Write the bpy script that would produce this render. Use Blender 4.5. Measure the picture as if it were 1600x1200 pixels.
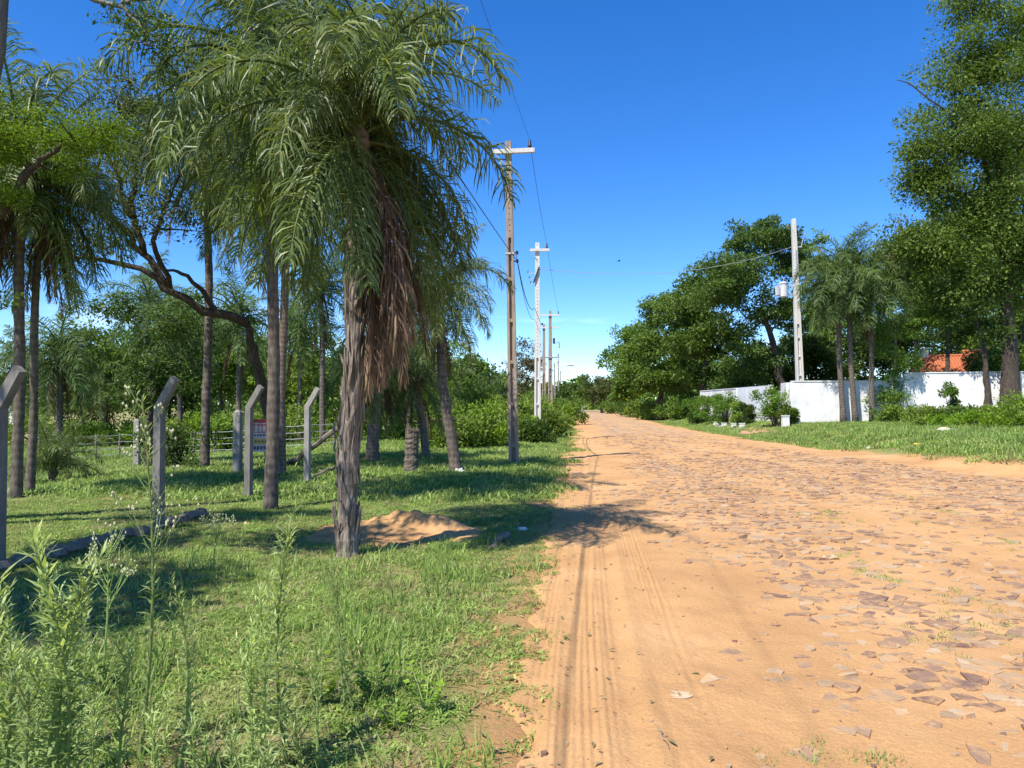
import bpy, math, random
import numpy as np
from mathutils import Vector
for o in list(bpy.data.objects): bpy.data.objects.remove(o)
R = math.radians
scene = bpy.context.scene
COL = scene.collection
rng = np.random.default_rng(7)
random.seed(7)
# ------------------------------------------------------------------ camera
F = 1150.0; YAW = R(4.72); PITCH = R(1.594); EYE = 1.6
cd = bpy.data.cameras.new('camera'); cd.sensor_width = 36; cd.lens = F/1600*36
cd.clip_start = 0.05; cd.clip_end = 3000
cam = bpy.data.objects.new('camera', cd); COL.objects.link(cam)
cam.location = (0, 0, EYE); cam.rotation_euler = (R(90)+PITCH, 0, YAW)
scene.camera = cam
# ------------------------------------------------------------------ sky and sun
SUN_EL = R(55.5); SHX, SHY = 0.60, 0.80           # shadows fall towards (+x,+y)
w = bpy.data.worlds.new('World'); scene.world = w; w.use_nodes = True
nt = w.node_tree; nt.nodes.clear()
sky = nt.nodes.new('ShaderNodeTexSky'); sky.sky_type = 'NISHITA'; sky.sun_disc = False
sky.sun_elevation = SUN_EL; sky.sun_rotation = math.atan2(-SHX, -SHY)
sky.altitude = 100; sky.air_density = .8; sky.dust_density = 0.05; sky.ozone_density = 5.0
hs = nt.nodes.new('ShaderNodeHueSaturation'); hs.inputs['Saturation'].default_value = 1.28; hs.inputs['Value'].default_value = 1.04; hs.inputs['Hue'].default_value = .508
bg = nt.nodes.new('ShaderNodeBackground'); bg.inputs['Strength'].default_value = 0.15
# thin wisps of cloud low over the horizon, all the way round
tc = nt.nodes.new('ShaderNodeTexCoord'); mp = nt.nodes.new('ShaderNodeMapping')
mp.inputs['Scale'].default_value = (3.0, 3.0, 22.0); mp.inputs['Location'].default_value = (1.3, 0.2, 0.35)
nz = nt.nodes.new('ShaderNodeTexNoise'); nz.inputs['Scale'].default_value = 1.6; nz.inputs['Detail'].default_value = 5
cr = nt.nodes.new('ShaderNodeValToRGB'); cr.color_ramp.elements[0].position = .57; cr.color_ramp.elements[1].position = .80
sx = nt.nodes.new('ShaderNodeSeparateXYZ')
mr = nt.nodes.new('ShaderNodeMapRange'); mr.inputs['From Min'].default_value = .20; mr.inputs['From Max'].default_value = .05
mm = nt.nodes.new('ShaderNodeMath'); mm.operation = 'MULTIPLY'
m2 = nt.nodes.new('ShaderNodeMath'); m2.operation = 'MULTIPLY'; m2.inputs[1].default_value = .45
mx = nt.nodes.new('ShaderNodeMix'); mx.data_type = 'RGBA'; mx.inputs['B'].default_value = (8.0, 8.6, 9.2, 1)
L = nt.links.new
L(tc.outputs['Generated'], mp.inputs['Vector']); L(mp.outputs[0], nz.inputs['Vector']); L(nz.outputs['Fac'], cr.inputs['Fac'])
L(tc.outputs['Generated'], sx.inputs[0]); L(sx.outputs['Z'], mr.inputs['Value'])
L(cr.outputs['Color'], mm.inputs[0]); L(mr.outputs[0], mm.inputs[1]); L(mm.outputs[0], m2.inputs[0])
L(sky.outputs[0], hs.inputs['Color']); L(hs.outputs[0], mx.inputs['A']); L(m2.outputs[0], mx.inputs['Factor'])
out = nt.nodes.new('ShaderNodeOutputWorld')
L(mx.outputs['Result'], bg.inputs['Color']); L(bg.outputs[0], out.inputs[0])
sl = bpy.data.lights.new('sun', 'SUN'); sl.energy = 5.0; sl.angle = R(0.53); sl.color = (1.0, .95, .86)
so = bpy.data.objects.new('sun', sl); COL.objects.link(so)
ld = Vector((SHX*math.cos(SUN_EL), SHY*math.cos(SUN_EL), -math.sin(SUN_EL)))
so.rotation_euler = ld.to_track_quat('-Z', 'Y').to_euler(); so.location = (-12, -14, 28)
scene.view_settings.view_transform = 'Standard'; scene.view_settings.look = 'None'
scene.view_settings.exposure = 0.66; scene.view_settings.gamma = 1.0
scene.view_settings.use_curve_mapping = False
# ------------------------------------------------------------------ pixel -> place helpers
CY, SY = math.cos(YAW), math.sin(YAW)
def W(px, py, d):
    """the point at forward distance d metres along the photo pixel (px, py)"""
    r = (px-800)/F; v = (600-py)/F
    fw = math.cos(PITCH)-v*math.sin(PITCH); up = math.sin(PITCH)+v*math.cos(PITCH)
    s = d/fw; xr = r*s; f = d
    return np.array((xr*CY-f*SY, f*CY+xr*SY, EYE+up*s))
def sstep(a, b, x):
    t = np.clip((x-a)/(b-a), 0, 1); return t*t*(3-2*t)
_lat = np.random.default_rng(3).random((256, 256))
def vnoise(x, y, s=1.0, off=0.0):
    x = np.asarray(x, float)*s+off+500.3; y = np.asarray(y, float)*s+off*1.7+500.7
    xi = np.floor(x).astype(int); yi = np.floor(y).astype(int); fx = x-xi; fy = y-yi
    fx = fx*fx*(3-2*fx); fy = fy*fy*(3-2*fy)
    a = _lat[xi % 256, yi % 256]; b = _lat[(xi+1) % 256, yi % 256]
    c = _lat[xi % 256, (yi+1) % 256]; d = _lat[(xi+1) % 256, (yi+1) % 256]
    return (a*(1-fx)+b*fx)*(1-fy)+(c*(1-fx)+d*fx)*fy
def fbm(x, y, s=1.0, oct=3, off=0.0):
    v = 0; a = .5; t = 0
    for k in range(oct):
        v = v+a*vnoise(x, y, s*2**k, off+k*17.3); t += a; a *= .5
    return v/t
def edgeL(y):
    y = np.asarray(y, float)
    return np.interp(y, [-10, 3, 16, 40, 80, 160], [-.32, -.33, -.33, -.1, .4, 1.0])+(fbm(y, y*0, .55, 3, 5)-.5)*.5*np.clip(y/14, .5, 1)
def edgeR(y):
    y = np.asarray(y, float)
    return np.interp(y, [-10, 17, 22, 32.5, 39, 60, 100, 160], [10.6, 10.3, 9.4, 8.4, 7.6, 7.4, 7.9, 8.4])+(fbm(y, y*0, .4, 3, 9)-.5)*.7
def base_z(x, y):
    x = np.asarray(x, float); y = np.asarray(y, float)
    z = .6*sstep(8.6, 12, x)+.3*sstep(12.5, 20, x)-.35*sstep(9, 14, -x)+(fbm(x, y, .35, 3, 2)-.5)*.10
    return z
def ground_z(x, y):
    z = base_z(x, y)
    inr = sstep(-.05, .45, np.asarray(x)-edgeL(y))*sstep(-.05, .45, edgeR(y)-np.asarray(x))
    road = ((np.asarray(y) > -30) & (np.asarray(y) < 190))
    return np.where(road, z*(1-inr)-.12*inr, z)
def gz(x, y): return float(ground_z(np.array([x]), np.array([y]))[0])
def G(px, py):
    """where the ray through a pixel meets the terrain"""
    D = 2.0*1.004**np.arange(1400); P = W(px, py, 1.0)-np.array((0, 0, EYE)); X = P[0]*D; Y = P[1]*D; Z = EYE+P[2]*D
    k = int(np.argmax(Z <= np.maximum(ground_z(X, Y), road_z(X, Y)))); return np.array((X[k], Y[k], Z[k]))
def onground(px, d, sink=.04):
    p = W(px, 640, d); return (float(p[0]), float(p[1]), gz(p[0], p[1])-sink)
# ------------------------------------------------------------------ mesh helpers
class MB:
    def __init__(s): s.v = []; s.q = []; s.t = []; s.n = 0; s.r = []; s.mq = []; s.mt = []
    def add(s, v, q=None, t=None, r=0.5, m=0):
        v = np.asarray(v, float).reshape(-1, 3)
        if q is not None and len(q):
            q = np.asarray(q, int).reshape(-1, 4)+s.n; s.q.append(q); s.mq.append(np.full(len(q), m))
        if t is not None and len(t):
            t = np.asarray(t, int).reshape(-1, 3)+s.n; s.t.append(t); s.mt.append(np.full(len(t), m))
        s.v.append(v); s.r.append(np.broadcast_to(np.asarray(r, float), (len(v),)))
        s.n += len(v); return s
    def mesh(s, name, mats, smooth=False):
        me = bpy.data.meshes.new(name)
        V = np.concatenate(s.v) if s.v else np.zeros((0, 3))
        Q = np.concatenate(s.q) if s.q else np.zeros((0, 4), int)
        T = np.concatenate(s.t) if s.t else np.zeros((0, 3), int)
        me.vertices.add(len(V)); me.vertices.foreach_set('co', V.astype(np.float32).ravel())
        me.loops.add(len(Q)*4+len(T)*3)
        me.loops.foreach_set('vertex_index', np.concatenate([Q.ravel(), T.ravel()]).astype(np.int32))
        me.polygons.add(len(Q)+len(T))
        st = np.concatenate([np.arange(len(Q))*4, len(Q)*4+np.arange(len(T))*3]).astype(np.int32)
        me.polygons.foreach_set('loop_start', st)
        mi = np.concatenate([np.concatenate(s.mq) if s.mq else np.zeros(0), np.concatenate(s.mt) if s.mt else np.zeros(0)]).astype(np.int32)
        for m in (mats if isinstance(mats, (list, tuple)) else [mats]): me.materials.append(m)
        me.polygons.foreach_set('material_index', mi)
        me.polygons.foreach_set('use_smooth', np.full(len(Q)+len(T), bool(smooth)))
        at = me.attributes.new('rnd', 'FLOAT', 'POINT'); at.data.foreach_set('value', np.concatenate(s.r).astype(np.float32))
        me.update(calc_edges=True)
        return me
    def obj(s, name, mats, parent=None, loc=None, smooth=False):
        o = bpy.data.objects.new(name, s.mesh(name, mats, smooth)); COL.objects.link(o)
        if parent is not None: o.parent = parent
        if loc is not None: o.location = loc
        return o
    def box(s, c, sz, rz=0.0, taper=1.0, m=0, r=.5, rot=None):
        x, y, z = [k/2 for k in sz]
        v = np.array([(-x, -y, -z), (x, -y, -z), (x, y, -z), (-x, y, -z), (-x*taper, -y*taper, z), (x*taper, -y*taper, z), (x*taper, y*taper, z), (-x*taper, y*taper, z)])
        if rot is not None: v = v @ np.array(rot).T
        if rz:
            a, b = math.cos(rz), math.sin(rz); v = v @ np.array(((a, b, 0), (-b, a, 0), (0, 0, 1)))
        return s.add(v+np.array(c), [(0, 3, 2, 1), (4, 5, 6, 7), (0, 1, 5, 4), (1, 2, 6, 5), (2, 3, 7, 6), (3, 0, 4, 7)], r=r, m=m)
    def tube(s, pts, rad, n=6, m=0, r=.5, cap=True, wob=0.0):
        pts = np.asarray(pts, float); k = len(pts); rad = np.broadcast_to(np.asarray(rad, float), (k,))
        tg = np.gradient(pts, axis=0); tg /= np.linalg.norm(tg, axis=1)[:, None]+1e-9
        ref = np.array((1., 0, 0)) if abs(tg[:, 2]).mean() > .7 else np.array((0, 0, 1.))
        a = np.cross(tg, ref); a /= np.linalg.norm(a, axis=1)[:, None]+1e-9; b = np.cross(tg, a)
        th = np.arange(n)*2*math.pi/n
        rr = rad[:, None]*(1+wob*(rng.random((k, n))-.5)*2)
        v = pts[:, None, :]+(a[:, None, :]*np.cos(th)[None, :, None]+b[:, None, :]*np.sin(th)[None, :, None])*rr[:, :, None]
        i = np.arange(k-1)[:, None]*n+np.arange(n)[None, :]; j = np.arange(k-1)[:, None]*n+(np.arange(n)[None, :]+1) % n
        q = np.stack([i, j, j+n, i+n], -1).reshape(-1, 4)
        s.add(v.reshape(-1, 3), q, r=r, m=m)
        if cap:
            base = s.n-k*n
            for off, p in ((0, pts[0]), ((k-1)*n, pts[-1])):
                c = s.n; s.v.append(p.reshape(1, 3)); s.r.append(np.array([float(np.mean(r))])); s.n += 1
                idx = base+off+np.arange(n)
                f = np.stack([idx, np.roll(idx, -1), np.full(n, c)], -1)
                s.t.append(f if off else f[:, ::-1]); s.mt.append(np.full(n, m))
        return s
    def leaves(s, c, u, sd, ln, wd, r, m=0, fold=.12):
        """N diamond leaves: base c, direction u, side sd (unit), length, width"""
        u = u/(np.linalg.norm(u, axis=1)[:, None]+1e-9)
        sd = sd-u*(u*sd).sum(1)[:, None]; sd /= np.linalg.norm(sd, axis=1)[:, None]+1e-9
        nn = np.cross(u, sd); N = len(c); ln = np.broadcast_to(ln, (N,))[:, None]; wd = np.broadcast_to(wd, (N,))[:, None]
        mid = c+u*ln*.45+nn*ln*fold
        v = np.stack([c, mid+sd*wd/2, c+u*ln, mid-sd*wd/2], 1).reshape(-1, 3)
        s.add(v, np.arange(N*4).reshape(N, 4), r=np.repeat(np.broadcast_to(r, (N,)), 4), m=m)
        return s
def empty(name, loc, label, cat, group=None, rz=0):
    o = bpy.data.objects.new(name, None); COL.objects.link(o); o.location = loc; o.rotation_euler = (0, 0, rz)
    o.empty_display_size = .2
    return tag(o, label, cat, group)
def tag(o, label, cat, group=None):
    o['label'] = label; o['category'] = cat
    if group: o['group'] = group
    return o
def struct(o): o['kind'] = 'structure'; return o
def stuff(o, label=None, cat=None):
    o['kind'] = 'stuff'
    if label: o['label'] = label
    if cat: o['category'] = cat
    return o
def rvec(n): 
    v = rng.normal(size=(n, 3)); return v/np.linalg.norm(v, axis=1)[:, None]
# ------------------------------------------------------------------ materials
def mat(name):
    m = bpy.data.materials.new(name); m.use_nodes = True; n = m.node_tree.nodes; n.clear(); return m, n, m.node_tree.links.new
def ramp(n, stops):
    r = n.new('ShaderNodeValToRGB'); e = r.color_ramp.elements
    e[0].position = stops[0][0]; e[0].color = (*stops[0][1], 1); e[1].position = stops[-1][0]; e[1].color = (*stops[-1][1], 1)
    for p, c in stops[1:-1]:
        k = e.new(p); k.color = (*c, 1)
    return r
def leaf_mat(name, c0, c1, c2, rough=.5, trans=.3, objvar=.25, spec=.22):
    m, n, l = mat(name)
    a = n.new('ShaderNodeAttribute'); a.attribute_name = 'rnd'
    r = ramp(n, [(0, c0), (.55, c1), (1, c2)]); l(a.outputs['Fac'], r.inputs['Fac'])
    oi = n.new('ShaderNodeObjectInfo'); mr = n.new('ShaderNodeMapRange'); mr.inputs['To Min'].default_value = 1-objvar; mr.inputs['To Max'].default_value = 1+objvar
    l(oi.outputs['Random'], mr.inputs['Value'])
    h = n.new('ShaderNodeHueSaturation'); l(r.outputs[0], h.inputs['Color']); l(mr.outputs[0], h.inputs['Value'])
    p = n.new('ShaderNodeBsdfPrincipled'); l(h.outputs[0], p.inputs['Base Color']); p.inputs['Roughness'].default_value = rough
    p.inputs['Specular IOR Level'].default_value = spec
    t = n.new('ShaderNodeBsdfTranslucent'); g = n.new('ShaderNodeMix'); g.data_type = 'RGBA'; g.blend_type = 'MULTIPLY'; g.inputs['Factor'].default_value = 1
    g.inputs['B'].default_value = (1.5, 1.5, .6, 1); l(h.outputs[0], g.inputs['A']); l(g.outputs['Result'], t.inputs['Color'])
    x = n.new('ShaderNodeMixShader'); x.inputs[0].default_value = trans; l(p.outputs[0], x.inputs[1]); l(t.outputs[0], x.inputs[2])
    o = n.new('ShaderNodeOutputMaterial'); l(x.outputs[0], o.inputs[0]); return m
def rough_mat(name, stops, scale=6, detail=6, bump=.3, bscale=None, rough=.85, stretch=(1, 1, 1), spec=.3, dist=.02):
    m, n, l = mat(name)
    tc = n.new('ShaderNodeTexCoord'); mp = n.new('ShaderNodeMapping'); mp.inputs['Scale'].default_value = stretch
    l(tc.outputs['Object'], mp.inputs[0])
    nz = n.new('ShaderNodeTexNoise'); nz.inputs['Scale'].default_value = scale; nz.inputs['Detail'].default_value = detail; nz.inputs['Roughness'].default_value = .65
    l(mp.outputs[0], nz.inputs['Vector'])
    r = ramp(n, stops); l(nz.outputs['Fac'], r.inputs['Fac'])
    p = n.new('ShaderNodeBsdfPrincipled'); l(r.outputs[0], p.inputs['Base Color']); p.inputs['Roughness'].default_value = rough; p.inputs['Specular IOR Level'].default_value = spec
    n2 = n.new('ShaderNodeTexNoise'); n2.inputs['Scale'].default_value = bscale or scale*3; n2.inputs['Detail'].default_value = 5
    l(mp.outputs[0], n2.inputs['Vector'])
    b = n.new('ShaderNodeBump'); b.inputs['Strength'].default_value = bump; b.inputs['Distance'].default_value = dist; l(n2.outputs['Fac'], b.inputs['Height']); l(b.outputs[0], p.inputs['Normal'])
    o = n.new('ShaderNodeOutputMaterial'); l(p.outputs[0], o.inputs[0]); return m
M = {}
M['palm_leaf'] = leaf_mat('palm_leaf', (.055, .088, .026), (.115, .165, .046), (.24, .27, .085), rough=.45, trans=.33, spec=.38)
M['palm_dry'] = leaf_mat('palm_dry', (.055, .034, .018), (.15, .09, .05), (.30, .20, .12), rough=.7, trans=.12)
M['palm_far'] = leaf_mat('palm_far', (.055, .095, .028), (.10, .16, .045), (.18, .225, .07), rough=.45, trans=.3)
M['leaf_dark'] = leaf_mat('leaf_dark', (.04, .072, .015), (.075, .13, .026), (.135, .195, .042), rough=.45, trans=.3)
M['leaf_mid'] = leaf_mat('leaf_mid', (.06, .11, .018), (.115, .19, .03), (.20, .28, .05), rough=.45, trans=.34)
M['leaf_bright'] = leaf_mat('leaf_bright', (.10, .17, .016), (.19, .30, .03), (.30, .40, .055), rough=.5, trans=.45)
M['leaf_olive'] = leaf_mat('leaf_olive', (.055, .08, .025), (.10, .13, .038), (.18, .195, .065), rough=.5, trans=.28)
M['leaf_big'] = leaf_mat('leaf_big', (.07, .12, .02), (.13, .20, .034), (.23, .295, .055), rough=.55, trans=.3)
M['leaf_tan'] = leaf_mat('leaf_tan', (.09, .085, .045), (.14, .13, .07), (.2, .18, .1), rough=.6, trans=.2)
M['leaf_shrub'] = leaf_mat('leaf_shrub', (.085, .145, .02), (.16, .24, .036), (.27, .34, .065), rough=.5, trans=.32)
M['leaf_hedge'] = leaf_mat('leaf_hedge', (.07, .145, .018), (.12, .23, .028), (.22, .33, .055), rough=.45, trans=.32)
M['weed'] = leaf_mat('weed', (.16, .215, .075), (.28, .36, .13), (.45, .52, .23), rough=.55, trans=.38)
M['weed_flower'] = rough_mat('weed_flower', [(.3, (.35, .33, .14)), (.7, (.6, .58, .36))], scale=40, bump=0)
M['bark'] = rough_mat('bark', [(.3, (.035, .026, .02)), (.7, (.13, .10, .075))], scale=6, stretch=(3, 3, .5), bump=.9, dist=.05)
M['bark_grey'] = rough_mat('bark_grey', [(.3, (.10, .085, .07)), (.7, (.28, .25, .21))], scale=5, stretch=(2, 2, .6), bump=.5, dist=.03)
def palm_bark(name, a, b, ringw):
    m, n, l = mat(name)
    tc = n.new('ShaderNodeTexCoord'); mp = n.new('ShaderNodeMapping'); mp.inputs['Scale'].default_value = (5, 5, 1.6); l(tc.outputs['Object'], mp.inputs[0])
    nz = n.new('ShaderNodeTexNoise'); nz.inputs['Scale'].default_value = 3.2; nz.inputs['Detail'].default_value = 7; nz.inputs['Roughness'].default_value = .7; l(mp.outputs[0], nz.inputs['Vector'])
    wv = n.new('ShaderNodeTexWave'); wv.bands_direction = 'Z'; wv.inputs['Scale'].default_value = ringw; wv.inputs['Distortion'].default_value = 2.0; wv.inputs['Detail'].default_value = 3; l(tc.outputs['Object'], wv.inputs['Vector'])
    mx = n.new('ShaderNodeMix'); mx.inputs['Factor'].default_value = .10; l(nz.outputs['Fac'], mx.inputs['A']); l(wv.outputs['Fac'], mx.inputs['B'])
    r = ramp(n, [(.28, a), (.75, b)]); l(mx.outputs['Result'], r.inputs['Fac'])
    p = n.new('ShaderNodeBsdfPrincipled'); p.inputs['Roughness'].default_value = .9; p.inputs['Specular IOR Level'].default_value = .2; l(r.outputs[0], p.inputs['Base Color'])
    bp = n.new('ShaderNodeBump'); bp.inputs['Strength'].default_value = .7; bp.inputs['Distance'].default_value = .03; l(mx.outputs['Result'], bp.inputs['Height']); l(bp.outputs[0], p.inputs['Normal'])
    o = n.new('ShaderNodeOutputMaterial'); l(p.outputs[0], o.inputs[0]); return m
M['palm_bark'] = palm_bark('palm_bark', (.06, .045, .034), (.30, .235, .185), 3.0)
M['palm_shag'] = rough_mat('palm_shag', [(.3, (.05, .04, .032)), (.5, (.20, .155, .12)), (.72, (.40, .33, .27))], scale=3.2, detail=8, stretch=(9, 9, .9), bump=.9, bscale=5, dist=.04)
M['palm_ring'] = palm_bark('palm_ring', (.045, .036, .028), (.235, .19, .15), 2.2)
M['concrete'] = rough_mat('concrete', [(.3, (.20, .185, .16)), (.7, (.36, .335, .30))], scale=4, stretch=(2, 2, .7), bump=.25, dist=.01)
M['concrete_shaded'] = rough_mat('concrete_shaded', [(.3, (.12, .11, .095)), (.7, (.25, .23, .205))], scale=4, stretch=(2, 2, .7), bump=.3, dist=.012)  # concrete for the shaded fence posts, shade painted into the darker colour
M['concrete_brown'] = rough_mat('concrete_brown', [(.3, (.21, .165, .125)), (.55, (.33, .265, .205)), (.75, (.40, .33, .26))], scale=3, stretch=(3, 3, .5), bump=.25, dist=.01)
M['concrete_white'] = rough_mat('concrete_white', [(.3, (.50, .48, .44)), (.7, (.66, .63, .58))], scale=3, stretch=(3, 3, .5), bump=.2, dist=.01)
M['white_wall'] = rough_mat('white_wall', [(.30, (.56, .54, .50)), (.5, (.70, .69, .665)), (.7, (.74, .73, .71))], scale=1.3, detail=8, bump=.15, bscale=14, dist=.012)
def add_splash(m, col, z1):
    n = m.node_tree.nodes; l = m.node_tree.links.new; p = [k for k in n if k.type == 'BSDF_PRINCIPLED'][0]; src = p.inputs['Base Color'].links[0].from_socket
    tc = n.new('ShaderNodeTexCoord'); sx = n.new('ShaderNodeSeparateXYZ'); l(tc.outputs['Object'], sx.inputs[0]); nz = n.new('ShaderNodeTexNoise'); nz.inputs['Scale'].default_value = 2.6; nz.inputs['Detail'].default_value = 8; l(tc.outputs['Object'], nz.inputs['Vector'])
    ma = n.new('ShaderNodeMath'); ma.operation = 'MULTIPLY_ADD'; l(nz.outputs['Fac'], ma.inputs[0]); ma.inputs[1].default_value = -z1*1.6; l(sx.outputs['Z'], ma.inputs[2])
    mr = n.new('ShaderNodeMapRange'); mr.inputs['From Min'].default_value = -z1*.2; mr.inputs['From Max'].default_value = -z1*1.1; mr.inputs['To Max'].default_value = .7; l(ma.outputs[0], mr.inputs['Value'])
    g = n.new('ShaderNodeMix'); g.data_type = 'RGBA'; g.inputs['B'].default_value = (*col, 1); l(mr.outputs[0], g.inputs['Factor']); l(src, g.inputs['A']); l(g.outputs['Result'], p.inputs['Base Color'])
add_splash(M['white_wall'], (.42, .26, .15), .45)
M['dark_metal'] = rough_mat('dark_metal', [(.3, (.025, .022, .022)), (.7, (.06, .05, .05))], scale=20, bump=.05, rough=.5)
M['wire'] = rough_mat('wire', [(.3, (.02, .02, .022)), (.7, (.04, .04, .045))], scale=20, bump=0, rough=.5)
M['galv'] = rough_mat('galv', [(.3, (.35, .36, .37)), (.7, (.5, .5, .51))], scale=20, bump=.05, rough=.45)
M['tank'] = rough_mat('tank', [(.3, (.50, .51, .53)), (.7, (.66, .67, .69))], scale=6, bump=.05, rough=.4)
M['gate_grey'] = rough_mat('gate_grey', [(.3, (.36, .37, .39)), (.7, (.48, .49, .51))], scale=5, bump=.05, rough=.5)
M['gate_white'] = rough_mat('gate_white', [(.3, (.60, .61, .63)), (.7, (.74, .74, .75))], scale=4, bump=.08, rough=.5)
M['wood'] = rough_mat('wood', [(.3, (.14, .105, .075)), (.7, (.34, .27, .2))], scale=8, stretch=(3, 3, .4), bump=.4, dist=.01)
M['dead_wood'] = rough_mat('dead_wood', [(.3, (.12, .09, .065)), (.7, (.33, .27, .2))], scale=8, stretch=(2, 2, 2), bump=.5, dist=.01)
M['roof_tile'] = rough_mat('roof_tile', [(.3, (.30, .085, .035)), (.7, (.50, .17, .075))], scale=9, bump=.3)
M['house_wall'] = rough_mat('house_wall', [(.3, (.52, .27, .17)), (.7, (.62, .35, .24))], scale=3, bump=.2)
M['litter'] = rough_mat('litter', [(.3, (.62, .6, .55)), (.7, (.8, .78, .74))], scale=10, bump=.3)
M['tan_litter'] = rough_mat('tan_litter', [(.3, (.55, .47, .34)), (.7, (.7, .63, .5))], scale=10, bump=.3)
M['pale_stone'] = rough_mat('pale_stone', [(.3, (.40, .29, .17)), (.7, (.56, .43, .28))], scale=14, bump=.4)
M['brick_path'] = rough_mat('brick_path', [(.3, (.42, .2, .12)), (.7, (.55, .31, .2))], scale=12, bump=.4)
def plain(name, c, rough=.5, metal=0):
    return rough_mat(name, [(.3, tuple(k*.88 for k in c)), (.7, tuple(min(1, k*1.06) for k in c))], scale=12, bump=.03, rough=rough)
# soil and sand
def sand_mat(name, stones=False):
    m, n, l = mat(name)
    tc = n.new('ShaderNodeTexCoord')
    a = n.new('ShaderNodeTexNoise'); a.inputs['Scale'].default_value = .9; a.inputs['Detail'].default_value = 8; a.inputs['Roughness'].default_value = .6; l(tc.outputs['Object'], a.inputs['Vector'])
    a.inputs['Scale'].default_value = .55; r = ramp(n, [(.25, (.37, .197, .085)), (.5, (.50, .284, .123)), (.75, (.60, .368, .18))]); l(a.outputs['Fac'], r.inputs['Fac'])
    b = n.new('ShaderNodeTexNoise'); b.inputs['Scale'].default_value = 70; b.inputs['Detail'].default_value = 6; b.inputs['Roughness'].default_value = .7; l(tc.outputs['Object'], b.inputs['Vector'])
    g = n.new('ShaderNodeMix'); g.data_type = 'RGBA'; g.blend_type = 'OVERLAY'; g.inputs['Factor'].default_value = .35; l(r.outputs[0], g.inputs['A']); l(b.outputs['Fac'], g.inputs['B'])
    col = g.outputs['Result']
    if stones:      # beyond the modelled stones the paving is too far to tell apart
        sp = n.new('ShaderNodeSeparateXYZ'); l(tc.outputs['Object'], sp.inputs[0])
        my = n.new('ShaderNodeMapRange'); my.inputs['From Min'].default_value = 34; my.inputs['From Max'].default_value = 42; l(sp.outputs['Y'], my.inputs['Value'])
        v = n.new('ShaderNodeTexVoronoi'); v.feature = 'F1'; v.inputs['Scale'].default_value = 4.0; l(tc.outputs['Object'], v.inputs['Vector'])
        vr = n.new('ShaderNodeSeparateColor'); l(v.outputs['Color'], vr.inputs[0])
        sr = ramp(n, [(0, (.20, .13, .11)), (.5, (.33, .24, .17)), (1, (.42, .36, .25))]); l(vr.outputs[1], sr.inputs['Fac'])
        n3 = n.new('ShaderNodeTexNoise'); n3.inputs['Scale'].default_value = .35; n3.inputs['Detail'].default_value = 4; l(tc.outputs['Object'], n3.inputs['Vector'])
        ma = n.new('ShaderNodeMath'); ma.operation = 'MULTIPLY_ADD'; l(vr.outputs[0], ma.inputs[0]); ma.inputs[1].default_value = .6; l(n3.outputs['Fac'], ma.inputs[2])
        th = n.new('ShaderNodeMapRange'); th.inputs['From Min'].default_value = .80; th.inputs['From Max'].default_value = .86; l(ma.outputs[0], th.inputs['Value'])
        xa = n.new('ShaderNodeMapRange'); xa.inputs['From Min'].default_value = 1.2; xa.inputs['From Max'].default_value = 2.4; l(sp.outputs['X'], xa.inputs['Value'])
        xb = n.new('ShaderNodeMapRange'); xb.inputs['From Min'].default_value = 7.0; xb.inputs['From Max'].default_value = 5.6; l(sp.outputs['X'], xb.inputs['Value'])
        m1 = n.new('ShaderNodeMath'); m1.operation = 'MULTIPLY'; l(xa.outputs[0], m1.inputs[0]); l(xb.outputs[0], m1.inputs[1])
        m2 = n.new('ShaderNodeMath'); m2.operation = 'MULTIPLY'; l(m1.outputs[0], m2.inputs[0]); l(my.outputs[0], m2.inputs[1])
        m3 = n.new('ShaderNodeMath'); m3.operation = 'MULTIPLY'; l(m2.outputs[0], m3.inputs[0]); l(th.outputs[0], m3.inputs[1])
        gg = n.new('ShaderNodeMix'); gg.data_type = 'RGBA'; l(m3.outputs[0], gg.inputs['Factor']); l(col, gg.inputs['A']); l(sr.outputs[0], gg.inputs['B']); col = gg.outputs['Result']
    p = n.new('ShaderNodeBsdfPrincipled'); p.inputs['Roughness'].default_value = .95; p.inputs['Specular IOR Level'].default_value = .15; l(col, p.inputs['Base Color'])
    c = n.new('ShaderNodeTexNoise'); c.inputs['Scale'].default_value = 32; c.inputs['Detail'].default_value = 6; c.inputs['Roughness'].default_value = .7; l(tc.outputs['Object'], c.inputs['Vector'])
    bp = n.new('ShaderNodeBump'); bp.inputs['Strength'].default_value = .75; bp.inputs['Distance'].default_value = .025; l(c.outputs['Fac'], bp.inputs['Height']); l(bp.outputs[0], p.inputs['Normal'])
    o = n.new('ShaderNodeOutputMaterial'); l(p.outputs[0], o.inputs[0]); return m
M['road'] = sand_mat('road', True); M['sand'] = sand_mat('sand')
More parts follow.
